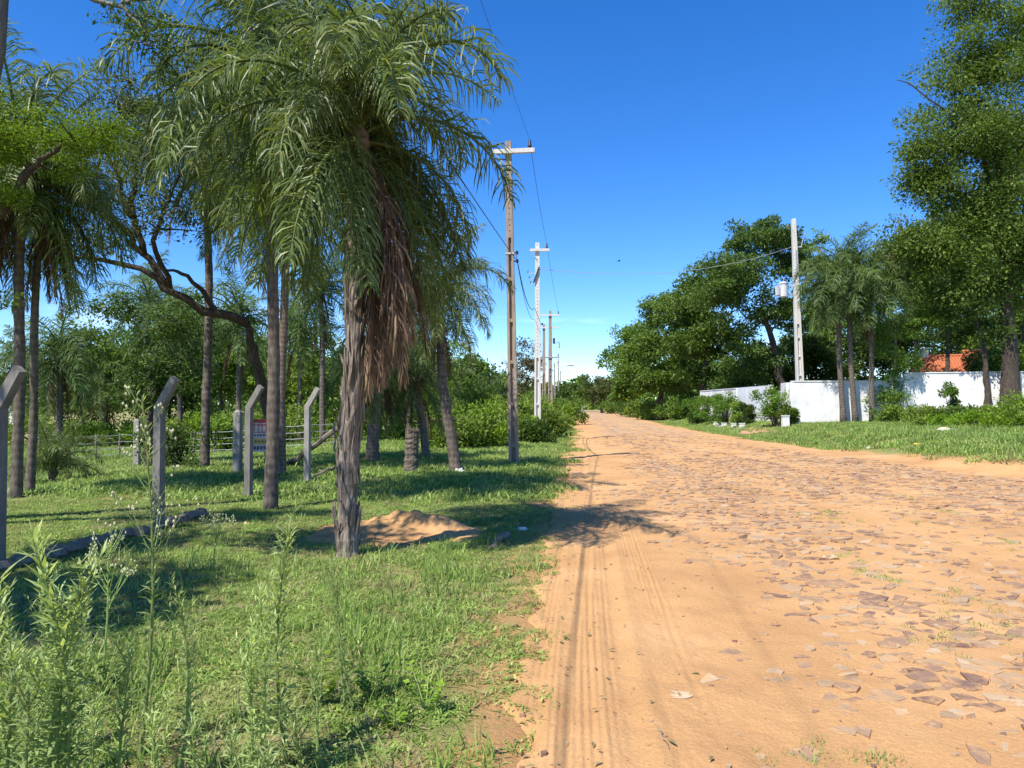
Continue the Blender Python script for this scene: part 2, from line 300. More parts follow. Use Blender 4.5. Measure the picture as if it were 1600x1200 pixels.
def soil_mat():
    m, n, l = mat('soil')
    tc = n.new('ShaderNodeTexCoord')
    a = n.new('ShaderNodeTexNoise'); a.inputs['Scale'].default_value = .8; a.inputs['Detail'].default_value = 9; a.inputs['Roughness'].default_value = .65; l(tc.outputs['Object'], a.inputs['Vector'])
    r = ramp(n, [(.34, (.17, .20, .06)), (.50, (.26, .255, .095)), (.60, (.37, .29, .14)), (.72, (.46, .29, .15))]); l(a.outputs['Fac'], r.inputs['Fac'])
    b = n.new('ShaderNodeTexNoise'); b.inputs['Scale'].default_value = 28; b.inputs['Detail'].default_value = 7; b.inputs['Roughness'].default_value = .75; l(tc.outputs['Object'], b.inputs['Vector'])
    g = n.new('ShaderNodeMix'); g.data_type = 'RGBA'; g.blend_type = 'OVERLAY'; g.inputs['Factor'].default_value = .5; l(r.outputs[0], g.inputs['A']); l(b.outputs['Fac'], g.inputs['B'])
    p = n.new('ShaderNodeBsdfPrincipled'); p.inputs['Roughness'].default_value = .95; p.inputs['Specular IOR Level'].default_value = .1; sa = n.new('ShaderNodeAttribute'); sa.attribute_name = 'rnd'; sg = n.new('ShaderNodeMix'); sg.data_type = 'RGBA'; sg.inputs['B'].default_value = (.50, .285, .125, 1); l(sa.outputs['Fac'], sg.inputs['Factor']); l(g.outputs['Result'], sg.inputs['A']); l(sg.outputs['Result'], p.inputs['Base Color'])
    bp = n.new('ShaderNodeBump'); bp.inputs['Strength'].default_value = .8; bp.inputs['Distance'].default_value = .05; l(b.outputs['Fac'], bp.inputs['Height']); l(bp.outputs[0], p.inputs['Normal'])
    o = n.new('ShaderNodeOutputMaterial'); l(p.outputs[0], o.inputs[0]); return m
M['soil'] = soil_mat()
def grass_mat(name, c0, c1, c2, dry):
    m, n, l = mat(name)
    a = n.new('ShaderNodeAttribute'); a.attribute_name = 'rnd'
    r = ramp(n, [(0, c0), (.6, c1), (1, c2)]); l(a.outputs['Fac'], r.inputs['Fac'])
    ge = n.new('ShaderNodeNewGeometry'); nz = n.new('ShaderNodeTexNoise'); nz.inputs['Scale'].default_value = .9; nz.inputs['Detail'].default_value = 5; l(ge.outputs['Position'], nz.inputs['Vector'])
    mr = n.new('ShaderNodeMapRange'); mr.inputs['From Min'].default_value = .52; mr.inputs['From Max'].default_value = .72; mr.inputs['To Max'].default_value = .5; l(nz.outputs['Fac'], mr.inputs['Value'])
    g = n.new('ShaderNodeMix'); g.data_type = 'RGBA'; g.inputs['B'].default_value = (*dry, 1); l(mr.outputs[0], g.inputs['Factor']); l(r.outputs[0], g.inputs['A'])
    oi = n.new('ShaderNodeObjectInfo'); mv = n.new('ShaderNodeMapRange'); mv.inputs['To Min'].default_value = .75; mv.inputs['To Max'].default_value = 1.25; l(oi.outputs['Random'], mv.inputs['Value'])
    h = n.new('ShaderNodeHueSaturation'); l(g.outputs['Result'], h.inputs['Color']); l(mv.outputs[0], h.inputs['Value'])
    p = n.new('ShaderNodeBsdfPrincipled'); p.inputs['Roughness'].default_value = .55; p.inputs['Specular IOR Level'].default_value = .3; l(h.outputs[0], p.inputs['Base Color'])
    t = n.new('ShaderNodeBsdfTranslucent'); l(h.outputs[0], t.inputs['Color'])
    x = n.new('ShaderNodeMixShader'); x.inputs[0].default_value = .42; l(p.outputs[0], x.inputs[1]); l(t.outputs[0], x.inputs[2])
    o = n.new('ShaderNodeOutputMaterial'); l(x.outputs[0], o.inputs[0]); return m
M['grass'] = grass_mat('grass', (.15, .24, .045), (.27, .40, .08), (.46, .53, .165), (.46, .42, .19))
M['grass_dry'] = grass_mat('grass_dry', (.26, .22, .09), (.36, .30, .15), (.48, .40, .23), (.3, .24, .12))
def stone_mat():
    m, n, l = mat('stone')
    a = n.new('ShaderNodeAttribute'); a.attribute_name = 'rnd'
    oi = n.new('ShaderNodeObjectInfo')
    ad = n.new('ShaderNodeMath'); ad.operation = 'ADD'; l(a.outputs['Fac'], ad.inputs[0])
    l(oi.outputs['Random'], ad.inputs[1]); fr = n.new('ShaderNodeMath'); fr.operation = 'FRACT'; l(ad.outputs[0], fr.inputs[0])
    r = ramp(n, [(0, (.16, .095, .072)), (.2, (.22, .135, .09)), (.42, (.285, .18, .11)), (.62, (.325, .22, .13)), (.85, (.38, .265, .16)), (1, (.45, .335, .21))]); l(fr.outputs[0], r.inputs['Fac'])
    tc = n.new('ShaderNodeTexCoord'); ge = n.new('ShaderNodeNewGeometry')
    nz = n.new('ShaderNodeTexNoise'); nz.inputs['Scale'].default_value = 9; nz.inputs['Detail'].default_value = 8; nz.inputs['Roughness'].default_value = .7; l(ge.outputs['Position'], nz.inputs['Vector'])
    mr = n.new('ShaderNodeMapRange'); mr.inputs['From Min'].default_value = .46; mr.inputs['From Max'].default_value = .62; mr.inputs['To Max'].default_value = .85; l(nz.outputs['Fac'], mr.inputs['Value'])
    g = n.new('ShaderNodeMix'); g.data_type = 'RGBA'; g.inputs['B'].default_value = (.49, .28, .124, 1); l(mr.outputs[0], g.inputs['Factor']); l(r.outputs[0], g.inputs['A'])
    n2 = n.new('ShaderNodeTexNoise'); n2.inputs['Scale'].default_value = 45; n2.inputs['Detail'].default_value = 6; l(ge.outputs['Position'], n2.inputs['Vector'])
    p = n.new('ShaderNodeBsdfPrincipled'); p.inputs['Roughness'].default_value = .8; p.inputs['Specular IOR Level'].default_value = .3; l(g.outputs['Result'], p.inputs['Base Color'])
    bp = n.new('ShaderNodeBump'); bp.inputs['Strength'].default_value = .5; bp.inputs['Distance'].default_value = .015; l(n2.outputs['Fac'], bp.inputs['Height']); l(bp.outputs[0], p.inputs['Normal'])
    o = n.new('ShaderNodeOutputMaterial'); l(p.outputs[0], o.inputs[0]); return m
M['stone'] = stone_mat()
# ================================================================== ground
def grid_mesh(xs, ys, zf, mat_, name, smooth=True, rf=None):
    X, Y = np.meshgrid(xs, ys); Z = zf(X, Y)
    nx, ny = len(xs), len(ys)
    i = (np.arange(ny-1)[:, None]*nx+np.arange(nx-1)[None, :]).ravel()
    mb = MB(); mb.add(np.stack([X, Y, Z], -1).reshape(-1, 3), np.stack([i, i+1, i+nx+1, i+nx], -1), r=.5 if rf is None else rf(X, Y).ravel())
    return mb.obj(name, mat_, smooth=smooth)
def spaced(a, b, s0, k, c=0.0):
    out = [a]
    while out[-1] < b: out.append(out[-1]+max(s0, k*abs(out[-1]-c)))
    return np.array(out)
def sandy(x, y):
    n = (fbm(x, y, 1.6, 4, 19)-.5)
    a = sstep(.55, -.05, edgeL(y)-x+n*1.1)*sstep(-3, -.5, x); b = sstep(.5, -.05, x-edgeR(y)+n*1.1)*sstep(12, 9, x)
    s = np.where(x < 4, a, b); s = np.maximum(s, .9*sstep(.35, .62, fbm(x, y, .9, 4, 23)*np.exp(-((x+.75)/.6)**2-((y-8.2)/1.3)**2)*1.5)); return np.where((y > -30) & (y < 190), s, 0)
gx = np.concatenate([-spaced(16, 1500, .6, .12)[::-1], np.arange(-15.8, -2, .2), np.arange(-2, .6, .05), np.arange(.6, 7, .5), np.arange(7, 12, .1), np.arange(12, 24, .3), spaced(24, 1500, .6, .12)])
gy = np.concatenate([-spaced(4, 800, 1, .2)[::-1], np.arange(-3.8, 2.5, .3), spaced(2.6, 60, .06, .014), spaced(61, 2500, 1.2, .06)])
ground = struct(grid_mesh(np.unique(gx), np.unique(gy), ground_z, M['soil'], 'ground', rf=sandy))
# ------------------------------------------------------------------ the sandy road
def stone_mask(x, y):
    """1 where the stones stand clear of the sand, 0 where sand covers them"""
    m = sstep(.65, 2.0, x-.25*np.sin(y*.35)+(fbm(x, y, .8, 2, 31)-.5)*1.6)*sstep(-.6, -2.0, x-edgeR(y)+(fbm(x, y, .7, 2, 33)-.5))
    patch = sstep(.22, .46, fbm(x*1.4, y*.55, .55, 3, 41))
    bare = .6*np.exp(-((x-1.4)/.9)**2-((y-3.0)/1.6)**2)+.9*np.exp(-((x-(4.3-.13*(y-9)))/.33)**2)*sstep(5.5, 8, y)+.8*np.exp(-((x-(6.0-.05*(y-9)))/.28)**2)*sstep(5, 9, y)
    return np.clip(m*(.65+.35*patch)-bare*.5, 0, 1)
def road_z(x, y):
    x = np.asarray(x, float); y = np.asarray(y, float)
    tr = np.exp(-((x-.16)/.40)**2)
    wob = .05*np.sin(y*.45)+.10*(fbm(y*.5, x*0, .3, 2, 61)-.5)
    brk = fbm(x*4, y*.5, 1.0, 2, 71)
    tyre = np.exp(-(np.abs(x+wob-.0)/.24)**4)
    fine = .0050*np.sin((x+wob)*150)*sstep(.42, .6, fbm(x*5, y*.35, 1.0, 2, 71))+.0045*np.sin((x+wob*1.5)*95+1)*sstep(.4, .6, fbm(x*4, y*.3, 1., 2, 75))+.006*np.sin((x+wob*.7)*46)*sstep(.4, .6, fbm(x*3, y*.2, 1., 2, 77))
    tracks = (tyre+.55*np.exp(-(np.abs(x+wob-.62)/.16)**4))*fine*sstep(40, 10, y)-.016*np.exp(-((x+wob-.30)/.06)**2)-.012*np.exp(-((x+wob+.20)/.05)**2)+.010*np.exp(-((x+wob-.42)/.05)**2)
    far = np.clip(1-(y-20)/30, .15, 1)
    n1 = (fbm(x, y, .9, 3, 81)-.5)*.05; n2 = (fbm(x, y, 5.5, 3, 91)-.5)*.022+(fbm(x, y, 17, 2, 97)-.5)*.014*sstep(25, 8, y)*(1-.7*tr)
    ruts = -.025*np.exp(-((x-(4.3-.13*(y-9)))/.3)**2)-.02*np.exp(-((x-(6.0-.05*(y-9)))/.28)**2)
    z = .012+n1+n2*far+tracks*far+ruts+.03*sstep(0, 5, x)*sstep(10.5, 6, x)
    dl = x-edgeL(y)+(fbm(x, y, 3.5, 3, 15)-.5)*.35; dr = edgeR(y)-x+(fbm(x, y, 2.5, 3, 16)-.5)*.5
    z = z-.16*(1-sstep(-.18, .16, dl))-.16*(1-sstep(-.25, .2, dr))+base_z(x, y)*.9*(1-sstep(0, .9, np.minimum(dl, dr)))
    return z
rx = np.concatenate([np.arange(-1.2, -.32, .03), np.arange(-.32, .78, .0095), np.arange(.785, 1.2, .03), np.arange(1.2, 9, .045), np.arange(9, 11.6, .09)])
ry = np.concatenate([np.arange(-8, 2.2, .25), spaced(2.2, 175, .03, .0095)])
road = struct(grid_mesh(rx, ry, road_z, M['road'], 'dirt_road'))
# ------------------------------------------------------------------ paving stones in the road
def stone_shape(sz, asp, seed):
    r = np.random.default_rng(seed); n = r.integers(4, 8)
    th = np.sort((np.arange(n)+r.random(n)*.75)*2*math.pi/n); rad = sz*(.60+.62*r.random(n))
    top = np.stack([np.cos(th)*rad*asp, np.sin(th)*rad/asp, np.zeros(n)], -1)
    top[:, 2] += (r.random(n)-.5)*.012
    low = top*np.array((1.06, 1.06, 1)); low[:, 2] -= .07
    ins = top*np.array((.95, .95, 1)); ins[:, 2] += .0015
    c = np.array([[0, 0, .0015+(r.random()-.5)*.006]])
    v = np.concatenate([c, ins, top, low]); i = np.arange(n); j = (i+1) % n
    t = np.stack([np.zeros(n, int), 1+i, 1+j], -1)
    q = np.concatenate([np.stack([1+i, 1+n+i, 1+n+j, 1+j], -1), np.stack([1+n+i, 1+2*n+i, 1+2*n+j, 1+n+j], -1)])
    return v, q, t
r_ = np.random.default_rng(21)
cells = []
cs = .128
for yy in np.arange(2.09, 40, cs):
    s = cs if yy < 22 else cs*1.9
    if yy >= 22 and (int(round((yy-2.09)/cs)) % 3): continue
    for xx in np.arange(.4, 10.2, s*1.12): cells.append((xx, yy))
cells = np.array(cells); cells = cells+(r_.random(cells.shape)-.5)*np.array((.13, .12))
msk = stone_mask(cells[:, 0], cells[:, 1])
keep = r_.random(len(cells)) < (.16+.84*msk)*(msk > .02)
cells = cells[keep]; msk = msk[keep]
# in view only
dep = cells[:, 1]*CY-cells[:, 0]*SY; lat = cells[:, 0]*CY+cells[:, 1]*SY
vis = (np.abs(lat/dep) < .95) & (dep > 2.2); cells = cells[vis]; msk = msk[vis]; dep = dep[vis]
size = (.05+.085*r_.random(len(cells))**2.2)*(.8+.35*msk)*np.where(cells[:, 1] > 22, 1.6, 1)
order = np.argsort(-(size/dep)); big = set(order[:300].tolist())
lib = [stone_shape(1.0, a, 100+k) for k, a in enumerate(np.linspace(.85, 1.45, 14))]
def unit_scaled(k, sz):       # outline scales with size, thickness does not
    v, q, t = lib[k]; v = v.copy(); v[:, :2] *= sz; return v, q, t
mbs = MB(); nst = 0
meshes = {}
RZ = road_z(cells[:, 0], cells[:, 1])
for i, (x, y) in enumerate(cells):
    k = int(r_.integers(0, len(lib))); sz = float(size[i]); a = float(r_.normal(.1, .55))+(0 if r_.random() < .8 else 1.5)
    lift = -.006+.016*float(msk[i])*r_.random()+.014*r_.random()**2
    z = float(RZ[i])+lift-.004
    tx, ty = r_.normal(0, .05, 2)
    if i in big:
        key = (k, round(sz/.02))
        if key not in meshes:
            v, q, t = unit_scaled(k, key[1]*.02); b = MB(); b.add(v, q, t, r=0.0); meshes[key] = b.mesh('paving_stone', M['stone'])
        o = bpy.data.objects.new('paving_stone', meshes[key]); COL.objects.link(o); o.parent = road
        o.location = (x, y, z); o.rotation_euler = (tx, ty, a)
    else:
        v, q, t = unit_scaled(k, sz); ca, sa = math.cos(a), math.sin(a)
        v = np.stack([v[:, 0]*ca-v[:, 1]*sa, v[:, 0]*sa+v[:, 1]*ca, v[:, 2]], -1); v[:, 2] += -v[:, 0]*ty+v[:, 1]*tx
        mbs.add(v+np.array((x, y, z)), q, t, r=r_.random()); nst += 1
o = mbs.obj('paving_stones', M['stone'], parent=road); o['kind'] = 'stuff'
# loose pebbles and pale chips on the sand
mbp = MB()
for k in range(2600):
    y = 2.6+17*r_.random()**1.7; x = -.3+9*r_.random()
    s = .004+.016*r_.random()**3
    v, q, t = unit_scaled(int(r_.integers(0, 14)), s); z = float(road_z(np.array([x]), np.array([y]))[0])
    v[:, 2] = np.where(v[:, 2] < -.03, -s*.5, s*.7); mbp.add(v+np.array((x, y, z)), q, t, r=r_.random())
o = mbp.obj('pebbles', M['stone'], parent=road); o['kind'] = 'stuff'
# ------------------------------------------------------------------ grass (uncountable)
def tuft(name, n, rad, h0, h1, wd, mat_, spread=.6, seed=1):
    r = np.random.default_rng(seed)
    a = r.random(n)*2*math.pi; d = np.sqrt(r.random(n))*rad; p = np.stack([np.cos(a)*d, np.sin(a)*d, np.full(n, -.01)], -1)
    h = h0+(h1-h0)*r.random(n)**1.5; b = r.random(n)*2*math.pi; ln = spread*(.3+r.random(n))
    dr = np.stack([np.cos(b), np.sin(b), np.zeros(n)], -1); sd = np.stack([-np.sin(b), np.cos(b), np.zeros(n)], -1)
    w = wd*(.6+.8*r.random(n))[:, None]/2
    p1 = p+dr*(h*ln*.35)[:, None]; p1[:, 2] += h*.5; p2 = p+dr*(h*ln*1.1)[:, None]; p2[:, 2] += h*(1-.25*ln)
    v = np.stack([p-sd*w, p+sd*w, p1+sd*w*.9, p1-sd*w*.9, p2], 1).reshape(-1, 3); i = np.arange(n)*5
    mb = MB(); mb.add(v, np.stack([i, i+1, i+2, i+3], -1), np.stack([i+3, i+2, i+4], -1), r=np.repeat(r.random(n), 5))
    return bpy.data.objects.new(name, mb.mesh(name, mat_, True))
def scatter(name, pts, scl, src, label, cat):
    me = bpy.data.meshes.new(name); n = len(pts)
    me.vertices.add(n); me.vertices.foreach_set('co', np.asarray(pts, np.float32).ravel())
    a = me.attributes.new('scl', 'FLOAT', 'POINT'); a.data.foreach_set('value', np.asarray(scl, np.float32))
    b = me.attributes.new('rot', 'FLOAT_VECTOR', 'POINT'); rr = np.zeros((n, 3), np.float32); rr[:, 2] = rng.random(n)*6.28; rr[:, :2] = rng.normal(0, .12, (n, 2)); b.data.foreach_set('vector', rr.ravel())
    o = bpy.data.objects.new(name, me); COL.objects.link(o)
    g = bpy.data.node_groups.new(name, 'GeometryNodeTree')
    g.interface.new_socket('Geometry', in_out='INPUT', socket_type='NodeSocketGeometry'); g.interface.new_socket('Geometry', in_out='OUTPUT', socket_type='NodeSocketGeometry')
    N = g.nodes; gi = N.new('NodeGroupInput'); go = N.new('NodeGroupOutput'); ip = N.new('GeometryNodeInstanceOnPoints'); oi = N.new('GeometryNodeObjectInfo'); oi.inputs['Object'].default_value = src
    oi.inputs['As Instance'].default_value = True
    na = N.new('GeometryNodeInputNamedAttribute'); na.data_type = 'FLOAT'; na.inputs['Name'].default_value = 'scl'
    nb = N.new('GeometryNodeInputNamedAttribute'); nb.data_type = 'FLOAT_VECTOR'; nb.inputs['Name'].default_value = 'rot'
    l = g.links.new; l(gi.outputs[0], ip.inputs['Points']); l(oi.outputs['Geometry'], ip.inputs['Instance']); l(na.outputs['Attribute'], ip.inputs['Scale'])
    er = N.new('FunctionNodeEulerToRotation'); l(nb.outputs['Attribute'], er.inputs[0]); l(er.outputs[0], ip.inputs['Rotation']); l(ip.outputs[0], go.inputs[0])
    md = o.modifiers.new('scatter', 'NODES'); md.node_group = g
    return stuff(o, label, cat)
def lawn_points(n, x0, x1, y0, y1, seed, thin=True, margin=0.0, bare=.62):
    r = np.random.default_rng(seed); x = x0+(x1-x0)*r.random(n); y = y0+(y1-y0)*r.random(n)
    lat = x*CY+y*SY; dep = y*CY-x*SY
    k = (dep > 1.9) & (np.abs(lat) < dep*.95+1.2)
    dl = edgeL(y)-x+(fbm(x, y, 2.2, 3, 15)-.5)*.5; dr = x-edgeR(y)+(fbm(x, y, 1.7, 3, 16)-.5)*.6
    side = np.maximum(dl, dr)
    k &= side > margin-.30
    if thin:
        dens = (.05+.95*sstep(-.25, .75, side))*(1-.7*sstep(bare-.04, bare+.10, fbm(x, y, .8, 4, 51)))
        k &= r.random(n) < dens
    pile = np.sqrt(((x+2.25)/1.2)**2+((y-9.1)/.95)**2)+(fbm(x, y, 2.5, 3, 8)-.5)*.8
    k &= (pile > r.random(n)*.5+.75)
    x, y = x[k], y[k]; z = np.maximum(ground_z(x, y), road_z(x, y))-.005
    return np.stack([x, y, z], -1)
tA = tuft('grass_tuft', 90, .14, .010, .036, .0075, M['grass'], 2.0, 1)
tB = tuft('grass_tuft', 50, .13, .02, .075, .0075, M['grass'], .75, 2)
tC = tuft('grass_tuft', 40, .12, .02, .07, .007, M['grass_dry'], 1.3, 3)
tD = tuft('grass_tuft', 90, .30, .04, .12, .018, M['grass'], .9, 4)
tE = tuft('grass_tuft', 40, .16, .06, .22, .009, M['grass'], .6, 5)
p = lawn_points(32000, -9, .8, 2, 13, 1); scatter('lawn_grass', p, .7+.6*rng.random(len(p)), tA, 'low sunlit creeping lawn grass on the verge beside the sandy road', 'grass')
p = lawn_points(6000, -14, .8, 2, 20, 2); scatter('verge_grass', p, .6+.7*rng.random(len(p)), tB, 'slightly longer green blades mixed into the roadside lawn', 'grass')
p = lawn_points(4200, -9, 1, 2, 14, 3, bare=.8); scatter('dry_grass', p, .6+.7*rng.random(len(p)), tC, 'pale dry straw blades lying among the roadside lawn', 'dry grass')
p = np.concatenate([lawn_points(30000, -26, 1.5, 12, 48, 4), lawn_points(16000, 7, 26, 14, 70, 5, bare=.9), lawn_points(7000, -9, 2.5, 45, 120, 6)])
scatter('meadow_grass', p, .7+.6*rng.random(len(p)), tD, 'mown meadow grass under the palms and on the far bank', 'grass')
r = np.random.default_rng(77)
p = lawn_points(450, -5.2, -.3, 2.0, 8.5, 7, thin=False, margin=.25)
k = r.random(len(p)) < sstep(.45, .62, fbm(p[:, 0], p[:, 1], .9, 3, 88))*.8+sstep(-1.2, -2.6, p[:, 0])*sstep(5, 3, p[:, 1])*.7
p = p[k]; scatter('tall_grass', p, .5+.7*r.random(len(p)), tE, 'taller grass clumps growing round the foreground weeds', 'grass')
p = lawn_points(2600, 8, 26, 15, 36, 8, thin=False, margin=.3); k = r.random(len(p)) < sstep(.4, .6, fbm(p[:, 0], p[:, 1], .6, 3, 99)); p = p[k]
scatter('bank_grass', p, 1.0+.8*r.random(len(p)), tE, 'tufts of longer grass on the right bank below the white wall', 'grass')
# small green tufts between the stones
pts = []
for (px, py) in [(1430, 815), (1305, 812), (1275, 803), (1480, 800), (1500, 930), (1510, 960), (1530, 985), (1400, 905), (1560, 995), (1450, 1000), (1330, 870), (1260, 1185), (1370, 1195), (1420, 780), (1350, 900), (1590, 960), (1290, 800), (1555, 850)]:
    q = G(px, py)
    for k in range(7): pts.append((q[0]+r.normal(0, .13), q[1]+r.normal(0, .18)))
pts = np.array(pts); zz = road_z(pts[:, 0], pts[:, 1])
scatter('road_tufts', np.column_stack([pts, zz-.005]), .35+.4*r.random(len(pts)), tB, 'small green tufts sprouting between the paving stones', 'grass')
# ------------------------------------------------------------------ sand pile by the big palm
SPx, SPy = -2.25, 9.15
def pile_z(x, y):
    u = x-SPx; v = y-SPy
    h = .17*np.exp(-((u-.02)/.46)**2-(v/.42)**2)+.13*np.exp(-((u-.55)/.36)**2-((v-.1)/.42)**2)+.08*np.exp(-((u+.55)/.4)**2-((v+.2)/.5)**2)+.05*np.exp(-((u-.2)/.2)**2-((v-.05)/.25)**2)
    n = (fbm(x, y, 5, 4, 7)-.5); h = h*(1+.7*n)+.04*n+.03*(fbm(x, y, 14, 2, 3)-.5)
    e = np.sqrt((u/1.3)**2+(v/1.05)**2)+(fbm(x, y, 2.5, 3, 8)-.5)*.5
    return ground_z(x, y)+.012+h-.10*sstep(.75, 1.05, e)
pile = grid_mesh(np.arange(SPx-1.9, SPx+1.9, .035), np.arange(SPy-1.6, SPy+1.6, .035), pile_z, M['sand'], 'sand_pile')
tag(pile, 'low heap of orange sand beside the shaggy palm trunk', 'sand pile')

mbl = MB(); n = 900; y = 2.5+20*r.random(n)**1.5; x = np.where(r.random(n) < .7, edgeL(y)+r.normal(.1, .45, n), edgeL(y)-r.random(n)*4.5)
z = np.maximum(ground_z(x, y), road_z(x, y))+.012; a = r.random(n)*6.28; u = np.stack([np.cos(a), np.sin(a), r.normal(0, .2, n)], -1); sd = np.stack([-np.sin(a), np.cos(a), r.normal(0, .3, n)], -1)
ln = .02+.05*r.random(n)**2; mbl.leaves(np.stack([x, y, z], -1), u, sd, ln, ln*(.15+.4*r.random(n)), r.random(n)); stuff(mbl.obj('leaf_litter', M['grass_dry']), 'dry brown leaf scraps strewn along the verge and road edge', 'leaf litter')
# ================================================================== palms
def frond_mesh(name, elev, bend, mat_, npair=92, lw=.275, wd=.0082, droop=.9, plum=.7, dead=False, seed=0, seg=3):
    """one pinnate frond of unit length, growing along +x from the origin, gravity along -z"""
    r = np.random.default_rng(seed); mb = MB()
    K = 26; t = np.linspace(0, 1, K); ang = elev-bend*t**1.0
    swy = r.normal(0, .06)
    dx = np.cos(ang); dz = np.sin(ang); P = np.zeros((K, 3))
    P[1:, 0] = np.cumsum(dx[:-1])/(K-1); P[1:, 2] = np.cumsum(dz[:-1])/(K-1); P[:, 1] = swy*t**2
    mb.tube(P, .0125*(1-t)**.8+.0022, 5, r=.6 if not dead else .5, cap=False)
    n = npair*2; tt = np.clip(.05+.95*(np.arange(n)//2+r.random(n)*.8)/npair, 0, .995)
    if dead: kk = r.random(n) < .75; tt = tt[kk]; n = len(tt)
    px = np.stack([np.interp(tt, t, P[:, c]) for c in range(3)], -1); an = elev-bend*tt**1.0
    T = np.stack([np.cos(an), np.zeros(n), np.sin(an)], -1); U = np.stack([-np.sin(an), np.zeros(n), np.cos(an)], -1)
    sg = np.where(np.arange(n) % 2 == 0, 1., -1.)
    S = np.zeros((n, 3)); S[:, 1] = sg
    prof = np.clip(np.sin(np.pi*np.clip(.16+.80*tt, 0, 1)), .05, 1)**.65
    l = lw*prof*(.8+.35*r.random(n)); up = r.normal(.15, plum, n)
    d = S*(.42 if dead else .9)+T*((.85 if dead else .45)+.35*tt)[:, None]+U*(up*(.5 if dead else 1))[:, None]; d /= np.linalg.norm(d, axis=1)[:, None]
    frac = [0.42, .33, .25] if seg == 3 else [.5, .5]; grav = [0, droop, droop*1.25] if seg == 3 else [0, droop*1.4]
    pts = [px]; ds = []
    for k, f in enumerate(frac):
        d = d+np.array((0, 0, -1.))*grav[k]*(.6+.8*r.random((n, 1))); d /= np.linalg.norm(d, axis=1)[:, None]
        ds.append(d); pts.append(pts[-1]+d*(l*f)[:, None])
    ref = U+.9*r.normal(size=(n, 3)); vv = []
    ws = [.55, 1.0, .8, 0.] if seg == 3 else [.6, 1.0, 0.]
    for k in range(len(pts)-1):
        s = np.cross(ds[max(k-1, 0)] if k else ds[0], ref); s /= np.linalg.norm(s, axis=1)[:, None]+1e-9
        vv += [pts[k]+s*wd*ws[k]/2, pts[k]-s*wd*ws[k]/2]
    vv.append(pts[-1]); m = len(vv); V = np.stack(vv, 1).reshape(-1, 3); i = np.arange(n)*m
    Q = [np.stack([i+2*k, i+2*k+1, i+2*k+3, i+2*k+2], -1) for k in range((m-3)//2)]
    rn = np.clip(.15+.5*r.random(n)+.25*tt+.1*r.normal(size=n), 0, 1)
    mb.add(V, np.concatenate(Q), np.stack([i+m-3, i+m-2, i+m-1], -1), r=np.repeat(rn, m))
    return mb.mesh(name, mat_, True)
CLS = [(86, 62), (76, 112), (65, 132), (52, 132), (38, 120), (22, 106), (4, 90), (-20, 67), (-45, 43)]
FR = [[frond_mesh('frond', R(e), R(b), M['palm_leaf'], droop=.7+.05*k, seed=10*k+v) for v in range(3)] for k, (e, b) in enumerate(CLS)]
FRD = [frond_mesh('dead_frond', R(e), R(b), M['palm_dry'], npair=74, lw=.20, wd=.0075, droop=.9, dead=True, seed=500+v) for v, (e, b) in enumerate([(-52, 36), (-66, 24), (-76, 14), (-82, 8)])]
FRF = [[frond_mesh('frond', R(e), R(b), M['palm_far'], npair=56, wd=.013, droop=.85, seed=700+10*k+v, seg=2) for v in range(2)] for k, (e, b) in enumerate(CLS)]
